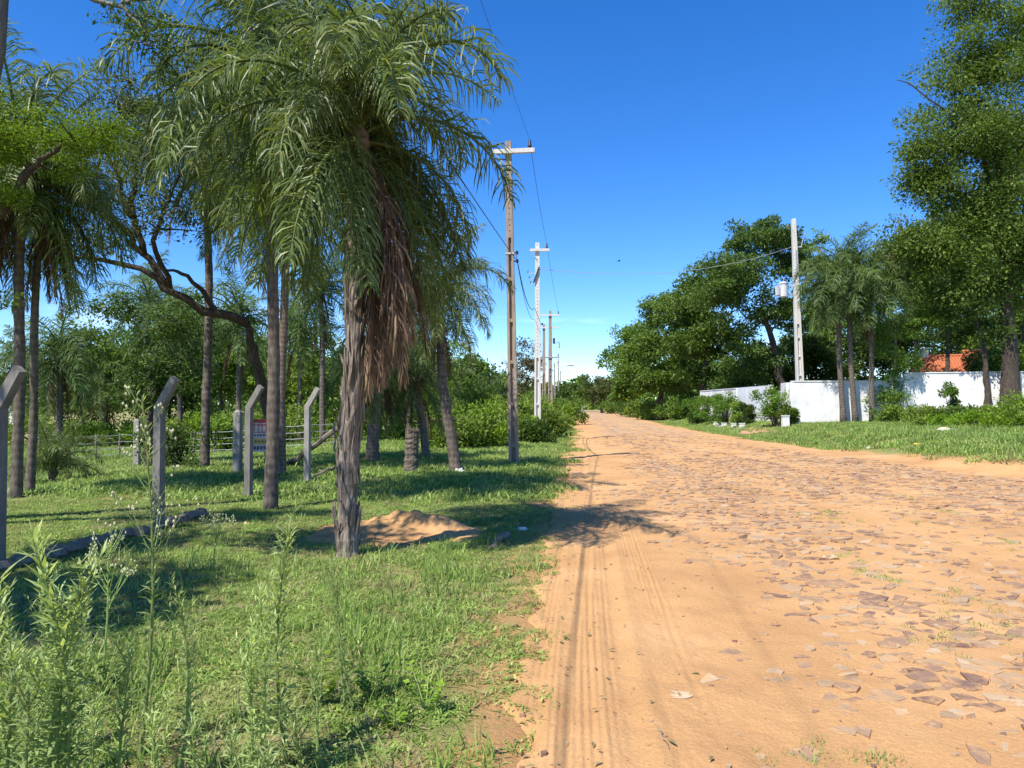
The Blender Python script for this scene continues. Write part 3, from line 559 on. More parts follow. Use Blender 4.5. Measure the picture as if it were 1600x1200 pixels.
def palm(base, top, r0, r1, Lf, label, group=None, n=30, ndead=6, bark='palm_bark', far=False, seed=1, lowest=8, bend=.0, shaggy=0.0, name='palm_tree', deadL=.75, daz=None, clear=0.0):
    r = np.random.default_rng(seed); base = np.array(base, float); top = np.array(top, float)
    e = empty(name, base, label, 'palm', group)
    K = 40 if not far else 16; t = np.linspace(0, 1, K); v = top-base
    pts = np.outer(t, v); sidev = np.array((-v[1], v[0], 0)); pts[:, 0] += bend*np.sin(t*np.pi); pts[:, 0] += .02*np.sin(t*9+seed)
    rad = r1+(r0-r1)*(1-t)**1.3; rad = rad*(1+.25*np.exp(-t*14))
    if not far: rad = rad*(1+.007*np.sin(t*np.linalg.norm(v)*21)+.03*r.normal(size=K))
    mb = MB(); mb.tube(pts, rad, 14 if not far else 8, wob=.05+.08*shaggy, cap=True)
    bark = 'palm_shag' if shaggy else bark; tr = mb.obj('trunk', M[bark], e, smooth=not shaggy)
    if shaggy:      # torn leaf bases and strips of old bark standing off the trunk
        for k in range(130):
            h = r.random()**.8*.80; a = r.random()*6.28; p = np.array([np.interp(h, t, pts[:, c]) for c in range(3)]); rr = float(np.interp(h, t, rad))
            o_ = np.array((math.cos(a), math.sin(a), 0)); s_ = np.array((-math.sin(a), math.cos(a), 0)); ln = (.14+.34*r.random())*(1 if h > .03 else .5); w_ = .012+.035*r.random(); off = .008+.045*r.random()**3
            dr = 1 if r.random() < .75 else -1
            if h < .06: dr = 1
            q0 = p+o_*(rr*.9); q1 = p+o_*(rr+off*.5)+np.array((0, 0, dr*ln*.55)); q2 = p+o_*(rr+off)+np.array((0, 0, dr*ln))+s_*r.normal(0, .02)
            b = MB(); tk = o_*.010
            vv = []
            for q_, ww in ((q0, w_), (q1, w_*.85), (q2, w_*.3)): vv += [q_-s_*ww/2+tk, q_+s_*ww/2+tk, q_+s_*ww/2-tk, q_-s_*ww/2-tk]
            Q = []
            for s0 in (0, 4):
                for c in range(4): Q.append((s0+c, s0+(c+1) % 4, s0+4+(c+1) % 4, s0+4+c))
            Q += [(3, 2, 1, 0), (8, 9, 10, 11)]
            b.add(vv, Q); b.obj('leaf_base', M['palm_shag'], e)
    lib = FRF if far else FR; head = pts[-1]
    ga = 2.39996
    for k in range(n):
        u = (k+.5)/n; c = min(int(u**.9*(lowest+1)), len(lib)-1)
        o = bpy.data.objects.new('frond', lib[c][int(r.integers(0, len(lib[c])))]); COL.objects.link(o); o.parent = e
        a = k*ga+r.normal(0, .25)
        if clear and c >= 4 and abs((a+.95+math.pi) % (2*math.pi)-math.pi) < clear: a += 2.2
        o.location = head+np.array((math.cos(a)*r1*.6, math.sin(a)*r1*.6, -.42*u*Lf*.35+.10)); s = Lf*(.82+.3*r.random())*(1.12 if c < 3 else 1)
        o.scale = (s, s, s); o.rotation_euler = (r.normal(0, .10), r.normal(0, .07), a)
    for k in range(ndead):
        o = bpy.data.objects.new('dead_frond', FRD[int(r.integers(0, len(FRD)))]); COL.objects.link(o); o.parent = e
        a = k*ga*1.3+r.normal(0, .3)+1 if daz is None else daz[0]+(daz[1]-daz[0])*r.random(); o.location = head+np.array((math.cos(a)*r1, math.sin(a)*r1, -.26*Lf*r.random()-.18)); s = Lf*deadL*(.8+.4*r.random()); o.scale = (s, s, s); o.rotation_euler = (0, 0, a)
    if not far:     # spear sheath: the fibrous brown crownshaft
        mb = MB(); q = np.linspace(-.32, .16, 9)*Lf*.5; mb.tube(np.stack([q*0, q*0, q], -1)+head, r1*np.array([1.05, 1.25, 1.5, 1.6, 1.5, 1.3, 1.05, .8, .5]), 10, wob=.12)
        mb.obj('crown_shaft', M['palm_bark'], e)
    return e
def GB(px, py, sink=.05):
    p = G(px, py); return (p[0], p[1], p[2]-sink)
def dof(p): return float(p[1]*CY-p[0]*SY)
# the big shaggy palm beside the road
b = GB(543, 870); palm(b, W(560, 205, dof(b)), .108, .085, 1.95, 'big shaggy palm with torn bark strips beside the sand pile', n=46, ndead=22, seed=3, shaggy=1.0, lowest=8, clear=.55, deadL=1.05, daz=(-.95, .95))
b = GB(425, 797); palm(b, W(428, 120, dof(b)),   .10, .08, 2.7, 'tall palm with smooth grey patched trunk just inside the fence line', n=40, ndead=4, bark='palm_ring', seed=5)
b = GB(438, 745); palm(b, W(447, 300, dof(b)), .10, .085, 2.4, 'rough brown palm trunk standing close behind the tall smooth palm', n=26, ndead=4, seed=8)
b = GB(27, 778); palm(b, W(33, 270, dof(b)), .088, .078, 2.3, 'thicker stem of the twin palms with dark drooping crowns', n=30, ndead=12, seed=11, lowest=8, bark='palm_ring')
b = GB(47, 772); palm(b, W(62, 295, dof(b)), .07, .062, 2.1, 'slimmer stem of the twin palms with dark drooping crowns', n=26, ndead=9, seed=12, bark='palm_ring')
b = GB(319, 732); palm(b, W(318, 225, dof(b)), .105, .085, 2.5, 'tall slender palm with curved foot standing alone on the lawn', n=30, ndead=5, seed=15, bend=.12, bark='palm_ring')
b = GB(713, 738); palm(b, W(686, 455, dof(b)), .135, .09, 1.75, 'leaning palm tilting away from the road, trunk pale and bare below', n=30, ndead=6, seed=19, bend=-.10, bark='palm_ring')
b = GB(582, 722); palm(b, W(590, 560, dof(b)), .18, .15, 1.8, 'short thick palm skirted by hanging dry leaves behind the stump', n=26, ndead=16, seed=22, lowest=8)
b = GB(668, 718); palm(b, W(650, 590, dof(b)), .12, .10, 1.7, 'small low palm with pale drooping leaves beside the stump', n=18, ndead=7, seed=23, lowest=8)
# sapling palm without trunk
b = GB(82, 757); palm(b, (b[0], b[1], b[2]+.38), .07, .06, 1.15, 'small bushy palm sapling on the lawn beside the twin palms', n=18, ndead=2, seed=25, lowest=4, name='palm_sapling')
# palm stump
b = GB(642, 739); e = empty('palm_stump', b, 'grey ringed palm stump cut off waist high', 'stump')
mb = MB(); z = np.linspace(0, 1.03, 30); rr = .155+.035*np.exp(-z*4)+.006*np.sin(z*42+2*np.sin(z*9)); mb.tube(np.stack([.03*z, 0*z, z], -1), rr, 14, wob=.05); mb.obj('trunk', M['palm_ring'], e)
mb = MB(); a = np.linspace(0, 2*np.pi, 12, endpoint=False)
for k in range(12): mb.box((.03+.13*math.cos(a[k]), .13*math.sin(a[k]), 1.03+.02*math.sin(k*2.1)), (.05, .05, .06+.03*math.sin(k*3.3)), rz=a[k])
mb.obj('ragged_top', M['palm_bark'], e)
# far palms in the field and the three by the white wall
LPALM = ['background palm with a brown skirt of dead leaves beyond the palm sapling', 'short background palm between the palm sapling and the bushy tree', 'tall background palm rising behind the bushy tree', 'slim background palm close behind the tall slender palm', 'farthest tall background palm behind the tall slender palm', 'thin background palm behind the mossy post near the sign', 'background palm between the tall smooth palm and the sunlit fence post', 'tall thin background palm whose crown stands above the sunlit fence post', 'background palm behind the short skirted palm and the stump', 'large distant palm behind the twin palms']
for k, (px, d, py, Lf, r0) in enumerate([(95, 33, 555, 2.7, .16), (160, 45, 590, 2.4, .15), (235, 40, 480, 2.8, .15), (282, 36, 520, 2.5, .14), (300, 52, 505, 2.8, .16), (375, 30, 500, 2.3, .12), (470, 38, 520, 2.4, .13), (505, 30, 450, 2.5, .13), (640, 30, 470, 2.3, .13), (30, 60, 560, 3.0, .2)]):
    g = onground(px, d); palm(g, W(px-3, py, d), r0, r0*.75, Lf, LPALM[k], 'background palms beyond the wire fence', n=26, ndead=5, far=True, seed=40+k, bark='palm_ring')
b = onground(757, 34); palm(b, (b[0], b[1], b[2]+1.5), .22, .2, 2.0, 'squat young palm half sunk in the roadside thicket', n=22, ndead=2, far=True, seed=60, lowest=5)
for k, (px, py, tx, ty, lb) in enumerate([(1317, 655, 1306, 440, 'left leaning palm of the trio in front of the white wall'), (1336, 653, 1321, 425, 'middle tallest palm of the trio in front of the white wall'), (1363, 650, 1359, 455, 'straight palm of the trio nearest the dark bush at the white wall')]):
    b = onground(px, [37.2, 37.1, 36.9][k]); palm(b, W(tx, ty, [37.2, 37.1, 36.9][k]), .15, .11, 2.6, lb, n=34, ndead=7, far=True, seed=70+k, bark='palm_ring', deadL=.7)
# ================================================================== broad-leaved trees
def tree(name, label, cat, base, trunk, r0, blobs, ncl, cr, npl, ls, leafm, barkm='bark', limbs=(), group=None, seed=1, flat=.6, droop=.25, rmin=.012, aspect=.5, shell=.75, extra=()):
    """trunk: list of points (world); blobs: (centre, (rx,ry,rz), weight); clumps of leaves hang on grown branches"""
    r = np.random.default_rng(seed); base = np.array(base, float); e = empty(name, base, label, cat, group)
    tr = np.array(trunk, float)-base; tr[0] = (0, 0, 0)
    K = 14; s = np.linspace(0, 1, K); q = np.linspace(0, 1, len(tr)); pts = np.stack([np.interp(s, q, tr[:, c]) for c in range(3)], -1)
    pts[1:-1] += r.normal(0, r0*.18, (K-2, 3))
    mb = MB(); mb.tube(pts, r0*(1-.62*s)*(1+.5*np.exp(-s*16)), 9, wob=.08); mb.obj('trunk', M[barkm], e, smooth=True)
    nodes = [tuple(p)+(r0*(1-.62*a),) for p, a in zip(pts, s) if a > .45]
    mbb = MB()
    for lp, ra, rb in limbs:
        lp = np.array(lp, float)-base; q = np.linspace(0, 1, len(lp)); s2 = np.linspace(0, 1, 12); pp = np.stack([np.interp(s2, q, lp[:, c]) for c in range(3)], -1)
        pp[1:-1] += r.normal(0, ra*.35, (10, 3)); mbb.tube(pp, ra+(rb-ra)*s2, 7, wob=.06); nodes += [tuple(p)+(ra+(rb-ra)*a,) for p, a in zip(pp, s2)]
    ww = np.array([b_[2] for b_ in blobs], float); ww /= ww.sum(); C = []
    for k in range(ncl):
        c, rd, _ = blobs[r.choice(len(blobs), p=ww)]; v = r.normal(size=3); v /= np.linalg.norm(v); C.append(np.array(c, float)-base+v*np.array(rd)*(shell+(1-shell)*r.random())*r.random()**.4)
    C = np.array(C+[np.array(c, float)-base for c in extra]); mid = pts[-1]
    for c in C[np.argsort(np.linalg.norm(C-mid, axis=1))]:
        N = np.array(nodes); dd = np.linalg.norm(N[:, :3]-c, axis=1)+.8*np.maximum(0, N[:, 2]-c[2]); k = int(np.argmin(dd)); p0 = N[k, :3]; ra = max(min(N[k, 3]*.62, .03+.035*dd[k]), rmin)
        m1 = p0*.55+c*.45+r.normal(0, .07*dd[k]+.01, 3)+np.array((0, 0, .06*dd[k])); s2 = np.linspace(0, 1, 6)[:, None]
        pp = p0*(1-s2)**2+2*m1*s2*(1-s2)+c*s2**2; mbb.tube(pp, np.linspace(ra, rmin*.6, 6), 5, cap=False); nodes += [tuple(pp[2])+(ra*.7,), tuple(pp[4])+(ra*.5,), tuple(pp[5])+(ra*.4,)]
    if mbb.n: mbb.obj('branches', M[barkm], e, smooth=True)
    n = len(C)*npl; ci = np.repeat(np.arange(len(C)), npl); crs = (cr*(.65+.7*r.random(len(C))))[ci]
    off = r.normal(size=(n, 3)); off /= np.linalg.norm(off, axis=1)[:, None]; off *= (r.random(n)**.45)[:, None]*crs[:, None]*np.array((1, 1, flat))
    pos = C[ci]+off; u = off/(crs[:, None]+1e-6)+.7*r.normal(size=(n, 3))+np.array((0, 0, -droop)); sd = r.normal(size=(n, 3)); sd[:, 2] *= .45
    rn = np.clip(.35*r.random(len(C))[ci]+.65*r.random(n), 0, 1); ln = ls*(.45+1.0*r.random(n)**1.3); u = u+.5*r.normal(size=(len(C), 3))[ci]
    mb = MB(); mb.leaves(pos, u, sd, ln, ln*aspect*(.7+.6*r.random(n)), rn); mb.obj('crown', M[leafm], e)
    return e
def T(name, label, px, d, H, r0, blobs, ncl, cr, npl, ls, leafm, cat='tree', tops=None, **kw):
    """blobs given as (px, py, d, rx, ry, rz, weight)"""
    b = np.array(onground(px, d)); bl = [(W(q[0], q[1], q[2]), q[3:6], q[6]) for q in blobs]
    c0 = np.mean([x[0] for x in bl], axis=0); top = b*.35+c0*.65 if tops is None else W(*tops)
    mid = (b+top)/2; mid[:2] = b[:2]*.7+top[:2]*.3
    return tree(name, label, cat, b, [b, mid, top], r0, bl, ncl, cr, npl, ls, leafm, **kw)
# --- left side: the sparse tree with long bare limbs
b = np.array(onground(432, 18.5))
tree('sparse_tree', 'sparse tree with long bare crooked limbs reaching over the lawn behind the palms', 'tree', b, [b, W(420, 640, 18.3), W(400, 560, 17.8), W(386, 505, 17.2)], .20,
     [(W(230, 250, 16), (1.7, 1.6, 1.9), 3), (W(190, 170, 15.5), (1.1, 1.2, 1.0), 2), (W(300, 130, 16), (1.2, 1.2, 1.0), 1.5), (W(270, 330, 16), (1.2, 1.2, .9), 1), (W(145, 380, 15.5), (.8, .8, .3), .4)], 130, .45, 95, .09, 'leaf_olive', 'bark',
     limbs=[([W(386, 505, 17.2), W(330, 490, 16.8), W(265, 455, 16.4), W(235, 425, 16.2), W(185, 408, 16), W(135, 402, 15.8), W(88, 398, 15.6)], .11, .03),
            ([W(265, 455, 16.4), W(225, 400, 16.2), W(195, 360, 16), W(160, 330, 15.8), W(150, 285, 15.6), W(165, 200, 15.6)], .085, .025),
            ([W(225, 400, 16.2), W(205, 320, 16), W(215, 260, 16), W(190, 180, 15.6)], .08, .02), ([W(265, 455, 16.4), W(240, 380, 16), W(255, 320, 15.9), W(280, 275, 15.8)], .07, .025),
            ([W(340, 490, 16.9), W(310, 450, 16.6), W(285, 425, 16.4), W(250, 420, 16.2)], .07, .025), ([W(205, 340, 16), W(178, 260, 15.8), W(140, 190, 15.5)], .06, .02)], seed=31, flat=.7, aspect=.45)
# --- bright feathery tree leaning in from the left edge (trunk beyond the frame)
b = np.array(onground(-190, 9.0))
tree('feathery_tree', 'bright yellow green feathery tree reaching in from beside the twin palms', 'tree', b, [b, W(-160, 480, 8.9), W(-70, 390, 8.7), W(10, 318, 8.5), W(50, 262, 8.4)], .11,
     [(W(60, 220, 8.4), (.85, .8, .42), 3), (W(-60, 190, 8.3), (.9, .9, .5), 3), (W(140, 215, 8.5), (.45, .5, .28), 1.3), (W(-10, 300, 8.5), (.5, .5, .25), .8), (W(-220, 200, 8), (1.1, 1.1, .6), 2.5), (W(5, 470, 8.3), (.22, .3, .12), .25)], 80, .27, 380, .04, 'leaf_bright',
     limbs=[([W(10, 318, 8.5), W(-40, 270, 8.2), W(-60, 200, 8)], .05, .02), ([W(50, 262, 8.4), W(90, 230, 8.4), W(130, 215, 8.5)], .035, .012), ([W(-70, 390, 8.7), W(-40, 430, 8.4), W(0, 462, 8.3)], .03, .01)], seed=33, flat=.45, aspect=.5)
# --- tall tree at the left edge, overhanging branch across the top of the view
b = np.array(onground(-150, 9.6))
tree('overhanging_tree', 'tall tree at the fence end with a dark branch hanging over the twin palms', 'tree', b, [b, W(-60, 400, 9.6), W(-12, 120, 9.6), W(22, -140, 9.6), W(40, -330, 9.6)], .16,
     [(W(215, 15, 9.6), (.55, .6, .22), 1.6), (W(235, 60, 9.7), (.35, .4, .28), 1.0), (W(-60, -300, 9.6), (.8, .9, .5), 2), (W(255, 110, 10.0), (.3, .4, .2), .4)], 40, .33, 75, .058, 'leaf_dark',
     limbs=[([W(22, -140, 9.6), W(80, -60, 9.6), W(140, 2, 9.6), W(190, 6, 9.6), W(215, 30, 9.6), W(237, 72, 9.6)], .05, .012), ([W(190, 6, 9.6), W(215, -2, 9.6), W(250, -4, 9.7)], .03, .012)], seed=35, barkm='bark_grey', flat=.6)
tree('shade_tree', 'leafy tree outside the fence corner whose crown shades the first posts', 'tree', (-10.2, 3.2, gz(-10.2, 3.2)-.05), [(-10.2, 3.2, 0), (-9.8, 3.4, 2.5), (-8.8, 3.8, 5.0)], .24,
     [((-6.9, 2.2, 6.4), (1.3, 1.5, .6), 3), ((-8.6, 1.4, 6.8), (1.4, 1.6, .7), 2), ((-7.8, 4.5, 6.5), (.9, 1.0, .4), 2.2), ((-5.7, 5.0, 6.5), (.8, .7, .35), 1.6)], 110, .5, 180, .12, 'leaf_mid', seed=36)
# --- dark bushy tree behind the lawn
T('bushy_tree', 'dark dense bushy tree standing behind the second fence post', 232, 20, 6, .13, [(250, 560, 20, 1.3, 1.3, 1.1, 3), (285, 500, 20, 1.0, 1.0, .8, 2), (175, 480, 19.6, .7, .7, .6, 1), (215, 610, 20, 1.1, 1.1, .7, 1.6), (300, 620, 20.4, .8, .8, .6, 1)], 80, .42, 150, .10, 'leaf_dark', seed=37)
def shrub(label, px, d, r_, h, n, ls, leafm, group=None, seed=1, cl=14, name='shrub', cat='shrub', py=None, aspect=.5, ry=None):
    rr = np.random.default_rng(seed); b = np.array(onground(px, d)); e = empty(name, b, label, cat, group); ry = ry or r_
    C = np.stack([rr.normal(0, .42, cl)*r_, rr.normal(0, .42, cl)*ry, h*(.12+.75*rr.random(cl))], -1)
    mb = MB()
    for c in C:
        s2 = np.linspace(0, 1, 5)[:, None]; p0 = np.array((c[0]*.15, c[1]*.15, 0)); m1 = np.array((c[0]*.4, c[1]*.4, c[2]*.7)); mb.tube(p0*(1-s2)**2+2*m1*s2*(1-s2)+c*s2**2, np.linspace(.02+.006*h, .006, 5), 4, cap=False)
    mb.obj('stems', M['bark'], e)
    npl = n//cl; N = npl*cl; ci = np.repeat(np.arange(cl), npl); cr_ = .36*min(r_, max(h, .4))
    off = rr.normal(size=(N, 3)); off /= np.linalg.norm(off, axis=1)[:, None]; off *= (rr.random(N)**.5)[:, None]*cr_*(.7+.6*rr.random(cl))[ci][:, None]*np.array((1.1, 1.1, .95))
    pos = C[ci]+off; pos[:, 2] = np.abs(pos[:, 2]); u = off/cr_+.6*rr.normal(size=(N, 3))+np.array((0, 0, .25)); sd = rr.normal(size=(N, 3)); sd[:, 2] *= .5
    ln = ls*(.6+.8*rr.random(N)); mb = MB(); mb.leaves(pos, u, sd, ln, ln*aspect, np.clip(.4*rr.random(cl)[ci]+.6*rr.random(N), 0, 1)); mb.obj('foliage', M[leafm], e); return e
shrub('dark rounded shrub at the foot of the bushy tree', 275, 18.5, .75, 1.2, 2600, .08, 'leaf_dark', seed=3)
# undergrowth behind the wire fence
LB = ['wide low undergrowth bush behind the wire fence beyond the twin palms', 'low undergrowth bush behind the fence beyond the palm sapling', 'bright yellow green undergrowth bush between the second and third fence stakes', 'undergrowth bush behind the fence beside the mossy post of the bushy tree', 'undergrowth bush behind the fence between bushy tree and slender palm', 'bright undergrowth bush just behind the slender palm', 'small upright bush in front of the fence beside the mossy post near the sign', 'undergrowth bush directly behind the sale sign', 'broad undergrowth bush between smooth palm and sunlit fence post', 'tall broad undergrowth bush behind the sunlit fence post', 'bright broad undergrowth bush behind the big shaggy palm trunk', 'undergrowth bush behind the short skirted palm', 'taller darker bush deeper behind the sunlit fence post', 'tallest darker bush in front of the pale house', 'wide bush at the field edge near the white shed', 'tall bush closing the field between the twin palm trunks', 'dark tall bush closing the field behind the palm sapling', 'tall bush closing the field beside the bushy tree', 'dark tall bush closing the field right behind the bushy tree', 'tall bush closing the field behind the slender palm foot', 'dark tall bush closing the field behind the sale sign']
for k, (px, d, r_, h, m_) in enumerate([(60, 36, 2.2, 1.3, 'leaf_shrub'), (130, 37, 2.2, 1.0, 'leaf_shrub'), (190, 34, 2.0, 1.1, 'leaf_bright'), (240, 36, 1.8, 1.2, 'leaf_shrub'), (290, 34, 1.8, 1.1, 'leaf_shrub'), (340, 36, 1.8, 1.5, 'leaf_bright'), (355, 30, 1.0, 1.6, 'leaf_shrub'), (395, 38, 2.0, 1.6, 'leaf_shrub'), (450, 36, 2.2, 2.0, 'leaf_shrub'), (500, 40, 2.3, 2.2, 'leaf_shrub'), (545, 40, 2.2, 2.0, 'leaf_bright'), (590, 38, 2.0, 2.0, 'leaf_shrub'), (460, 44, 2.4, 2.4, 'leaf_mid'), (530, 48, 2.6, 2.8, 'leaf_mid'), (10, 42, 2.5, 1.5, 'leaf_shrub'), (45, 54, 3.2, 2.8, 'leaf_mid'), (115, 50, 3.0, 2.6, 'leaf_dark'), (180, 52, 3.0, 2.8, 'leaf_mid'), (250, 48, 3.0, 2.4, 'leaf_dark'), (320, 50, 3.0, 2.8, 'leaf_mid'), (385, 52, 3.0, 2.8, 'leaf_dark')]):
    shrub(LB[k], px, d, r_, h, 2200, .17, m_, 'undergrowth bushes behind the wire fence', seed=80+k)
LB = ['rounded thicket bush right behind the leaning palm', 'broad thicket bush between leaning palm and brown pole', 'bright yellow green thicket bush beside the brown pole', 'darker thicket bush behind the leaning palm and timber gate', 'thicket bush behind the brown pole', 'tall dark thicket bush next to the squat young palm', 'thicket bush between the brown pole and the white pole', 'low rounded bush in front of the white pole', 'low dark bush at the foot of the white pole', 'thicket bush behind the white pole', 'bush on the road side of the white pole', 'bright thicket bush between the white pole and the lamp pole', 'small bush at the road edge past the white pole', 'bush at the foot of the lamp pole', 'bush at the road edge past the lamp pole', 'tall bush beyond the lamp pole near the far poles', 'last verge bush just before the red car', 'thicket bush behind the palm stump', 'tall thicket bush behind the short skirted palm and grey block wall', 'tall dark bush behind the thin double crossarm pole']
for k, (px, d, r_, h, m_) in enumerate([(705, 26.5, 1.2, 1.7, 'leaf_shrub'), (735, 27, 1.5, 1.9, 'leaf_shrub'), (765, 28, 1.4, 2.0, 'leaf_bright'), (690, 30, 1.5, 2.2, 'leaf_mid'), (775, 33, 1.6, 2.4, 'leaf_shrub'), (738, 34, 1.8, 3.2, 'leaf_mid'), (800, 36, 1.6, 2.2, 'leaf_shrub'), (815, 31, .8, 1.35, 'leaf_shrub'), (835, 30.5, .8, 1.0, 'leaf_dark'), (822, 42, 1.6, 2.4, 'leaf_shrub'), (855, 35, 1.1, 1.6, 'leaf_shrub'), (852, 46, 1.6, 2.2, 'leaf_bright'), (868, 44, 1.0, 1.6, 'leaf_shrub'), (872, 58, 1.6, 2.2, 'leaf_shrub'), (882, 75, 1.6, 2.2, 'leaf_shrub'), (876, 90, 2, 3, 'leaf_mid'), (888, 105, 1.6, 2.4, 'leaf_shrub'), (640, 33, 1.6, 2.0, 'leaf_mid'), (610, 36, 1.8, 2.4, 'leaf_mid'), (860, 70, 2, 2.8, 'leaf_mid')]):
    shrub(LB[k], px, d, r_, h*.84, 2600, .10+.0022*d, m_, 'thicket bushes beside the pole row', seed=120+k)
# background wood, left
LB = ['wide tree beyond the white shed and the twin palms', 'olive tree beyond the field behind the twin palms', 'olive tree behind the short background palm', 'tree standing before the wood beside the bushy tree', 'dark tree deep behind the bushy tree', 'dark tree of the wood behind the first mossy post', 'tree of the wood behind the slender palm', 'smaller nearer tree between slender palm and mossy post', 'dark tree of the wood behind the sparse crooked tree', 'bright yellow green tree of the wood behind the smooth palm', 'tree of the wood above the sunlit fence post', 'distant tree behind the pale house', 'dark tree of the wood behind the short skirted palm', 'tree of the wood behind the palm stump', 'tree of the wood behind the leaning palm', 'low tree of the wood near the squat young palm', 'tallest far tree of the wood behind the slender palm', 'low bright bushy tree just before the pale house']
k = 0
for (px, d, py, rx, rz, m_) in [(20, 70, 590, 4.5, 3.0, 'leaf_mid'), (75, 62, 600, 3.5, 2.6, 'leaf_olive'), (130, 50, 570, 3.2, 2.6, 'leaf_olive'), (165, 46, 545, 2.8, 2.8, 'leaf_mid'), (215, 58, 570, 4.0, 3.4, 'leaf_dark'), (265, 50, 580, 3.4, 3.0, 'leaf_dark'), (330, 55, 560, 4.0, 3.6, 'leaf_mid'), (345, 40, 540, 2.4, 2.2, 'leaf_mid'), (395, 60, 560, 4.2, 3.6, 'leaf_dark'), (460, 50, 565, 3.2, 2.8, 'leaf_bright'), (505, 58, 560, 3.8, 3.0, 'leaf_mid'), (545, 70, 580, 4, 3.5, 'leaf_mid'), (590, 48, 560, 3.0, 2.6, 'leaf_dark'), (640, 55, 560, 3.4, 3.2, 'leaf_mid'), (700, 60, 575, 3.4, 3.0, 'leaf_mid'), (745, 52, 585, 2.6, 2.4, 'leaf_mid'), (300, 75, 520, 4.5, 3.6, 'leaf_mid'), (480, 42, 600, 2.2, 1.8, 'leaf_shrub')]:
    T('background_tree', LB[k], px, d, 6, .16, [(px, py, d, rx, rx, rz, 2), (px+rx*400/d, py+20, d, rx*.6, rx*.6, rz*.7, 1), (px-rx*350/d, py+30, d, rx*.6, rx*.6, rz*.6, 1)], 60, rx*.30, 110, .11+.0036*d, m_, group='background wood beyond the field', seed=200+k); k += 1
T('tan_tree', 'pale brownish sparse tree rising behind the thicket beside the white pole', 812, 62, 7, .2, [(812, 585, 62, 2.6, 2.6, 2.4, 2), (825, 555, 62, 1.6, 1.6, 1.6, 1.5), (790, 610, 62, 2, 2, 1.6, 1)], 60, .7, 130, .19, 'leaf_tan', seed=230)
T('roadside_tree', 'dark rounded tree at the far end of the road behind the parked red car', 905, 160, 9, .3, [(905, 608, 160, 4.6, 4.6, 3.6, 2), (890, 618, 160, 3, 3, 2.5, 1), (925, 616, 160, 3.2, 3.2, 2.8, 1)], 60, 1.3, 110, .55, 'leaf_mid', seed=231)
T('roadside_tree', 'pale olive tree at the far road end beside the dark rounded one', 940, 135, 9, .3, [(940, 612, 135, 3.2, 3.2, 3.6, 2), (955, 600, 130, 2.6, 2.6, 3.2, 1)], 50, 1.1, 110, .45, 'leaf_olive', seed=232)
T('roadside_tree', 'dark tree with deep shade below on the left of the far road end', 872, 130, 8, .3, [(872, 614, 130, 2.8, 2.8, 2.2, 2), (880, 622, 128, 2, 2, 1.6, 1)], 36, 1.0, 110, .45, 'leaf_dark', seed=233)
# --- right side
T('broad_tree', 'lowest and farthest of the round dark trees along the right roadside', 985, 92, 12, .35, [(985, 570, 92, 3.6, 3.6, 4.2, 3), (1005, 530, 92, 3.2, 3.2, 3.4, 2), (970, 610, 92, 2.2, 2.2, 1.8, 1)], 110, 1.25, 190, .38, 'leaf_mid', seed=240)
T('broad_tree', 'round dark green roadside tree left of the white gate, lower crown touching the ground', 1030, 74, 13, .4, [(1030, 560, 74, 3.8, 3.8, 4.0, 3), (1050, 490, 74, 3.2, 3.2, 3.2, 2), (1000, 590, 73, 2.2, 2.2, 1.8, 1), (1075, 560, 74, 3, 3, 3.4, 2)], 150, 1.15, 200, .32, 'leaf_mid', seed=241)
T('broad_tree', 'large dark green tree with a bare opening in its crown above the white gate', 1095, 64, 14, .4, [(1085, 500, 64, 3.4, 3.4, 3.6, 3), (1120, 440, 64, 3.0, 3.0, 2.6, 2), (1130, 540, 64, 3.2, 3.2, 3.0, 2), (1090, 580, 65, 3.0, 2, 2.2, 1)], 150, 1.05, 200, .29, 'leaf_mid', seed=242)
T('spreading_tree', 'tall spreading tree with layered crown standing behind the transformer pole', 1228, 53, 15, .38, [(1150, 420, 52, 2.6, 2.6, 1.8, 2), (1190, 372, 53, 3.0, 2.8, 1.3, 2.2), (1235, 400, 53, 2.6, 2.6, 2.0, 2), (1110, 455, 52, 2.0, 2.2, 1.6, 1.2), (1185, 480, 53, 3.0, 2.8, 2.2, 2), (1250, 480, 53, 2.4, 2.4, 2.4, 1.2), (1190, 550, 54, 3.0, 2.6, 2.2, 1.8)], 190, .9, 210, .23, 'leaf_dark', seed=243, flat=.5, tops=(1190, 480, 53))
LB = ['low dark grove tree behind the white sliding gate', 'dark grove tree just behind the transformer pole', 'broad grove tree between transformer pole and palm trio', 'dark grove tree behind the palm trio', 'grove tree whose crown rises beside the palm trio crowns', 'olive crowned grove tree between palm trio and huge tree', 'dark grove tree above the yellow green wall tree', 'wide dark grove tree above the orange roof', 'grove tree behind the huge dark forked trunk', 'bright green grove tree right behind the orange roof', 'grove tree with mid green crown behind the huge tree', 'grove tree filling the huge tree crown from behind', 'grove tree above the wall end between wall tree and roof', 'olive grove tree high behind the huge tree', 'low grove tree beside the orange roof behind the slim leaning tree', 'low dark grove tree behind the far white wall', 'low dark grove tree beyond the far wall end']
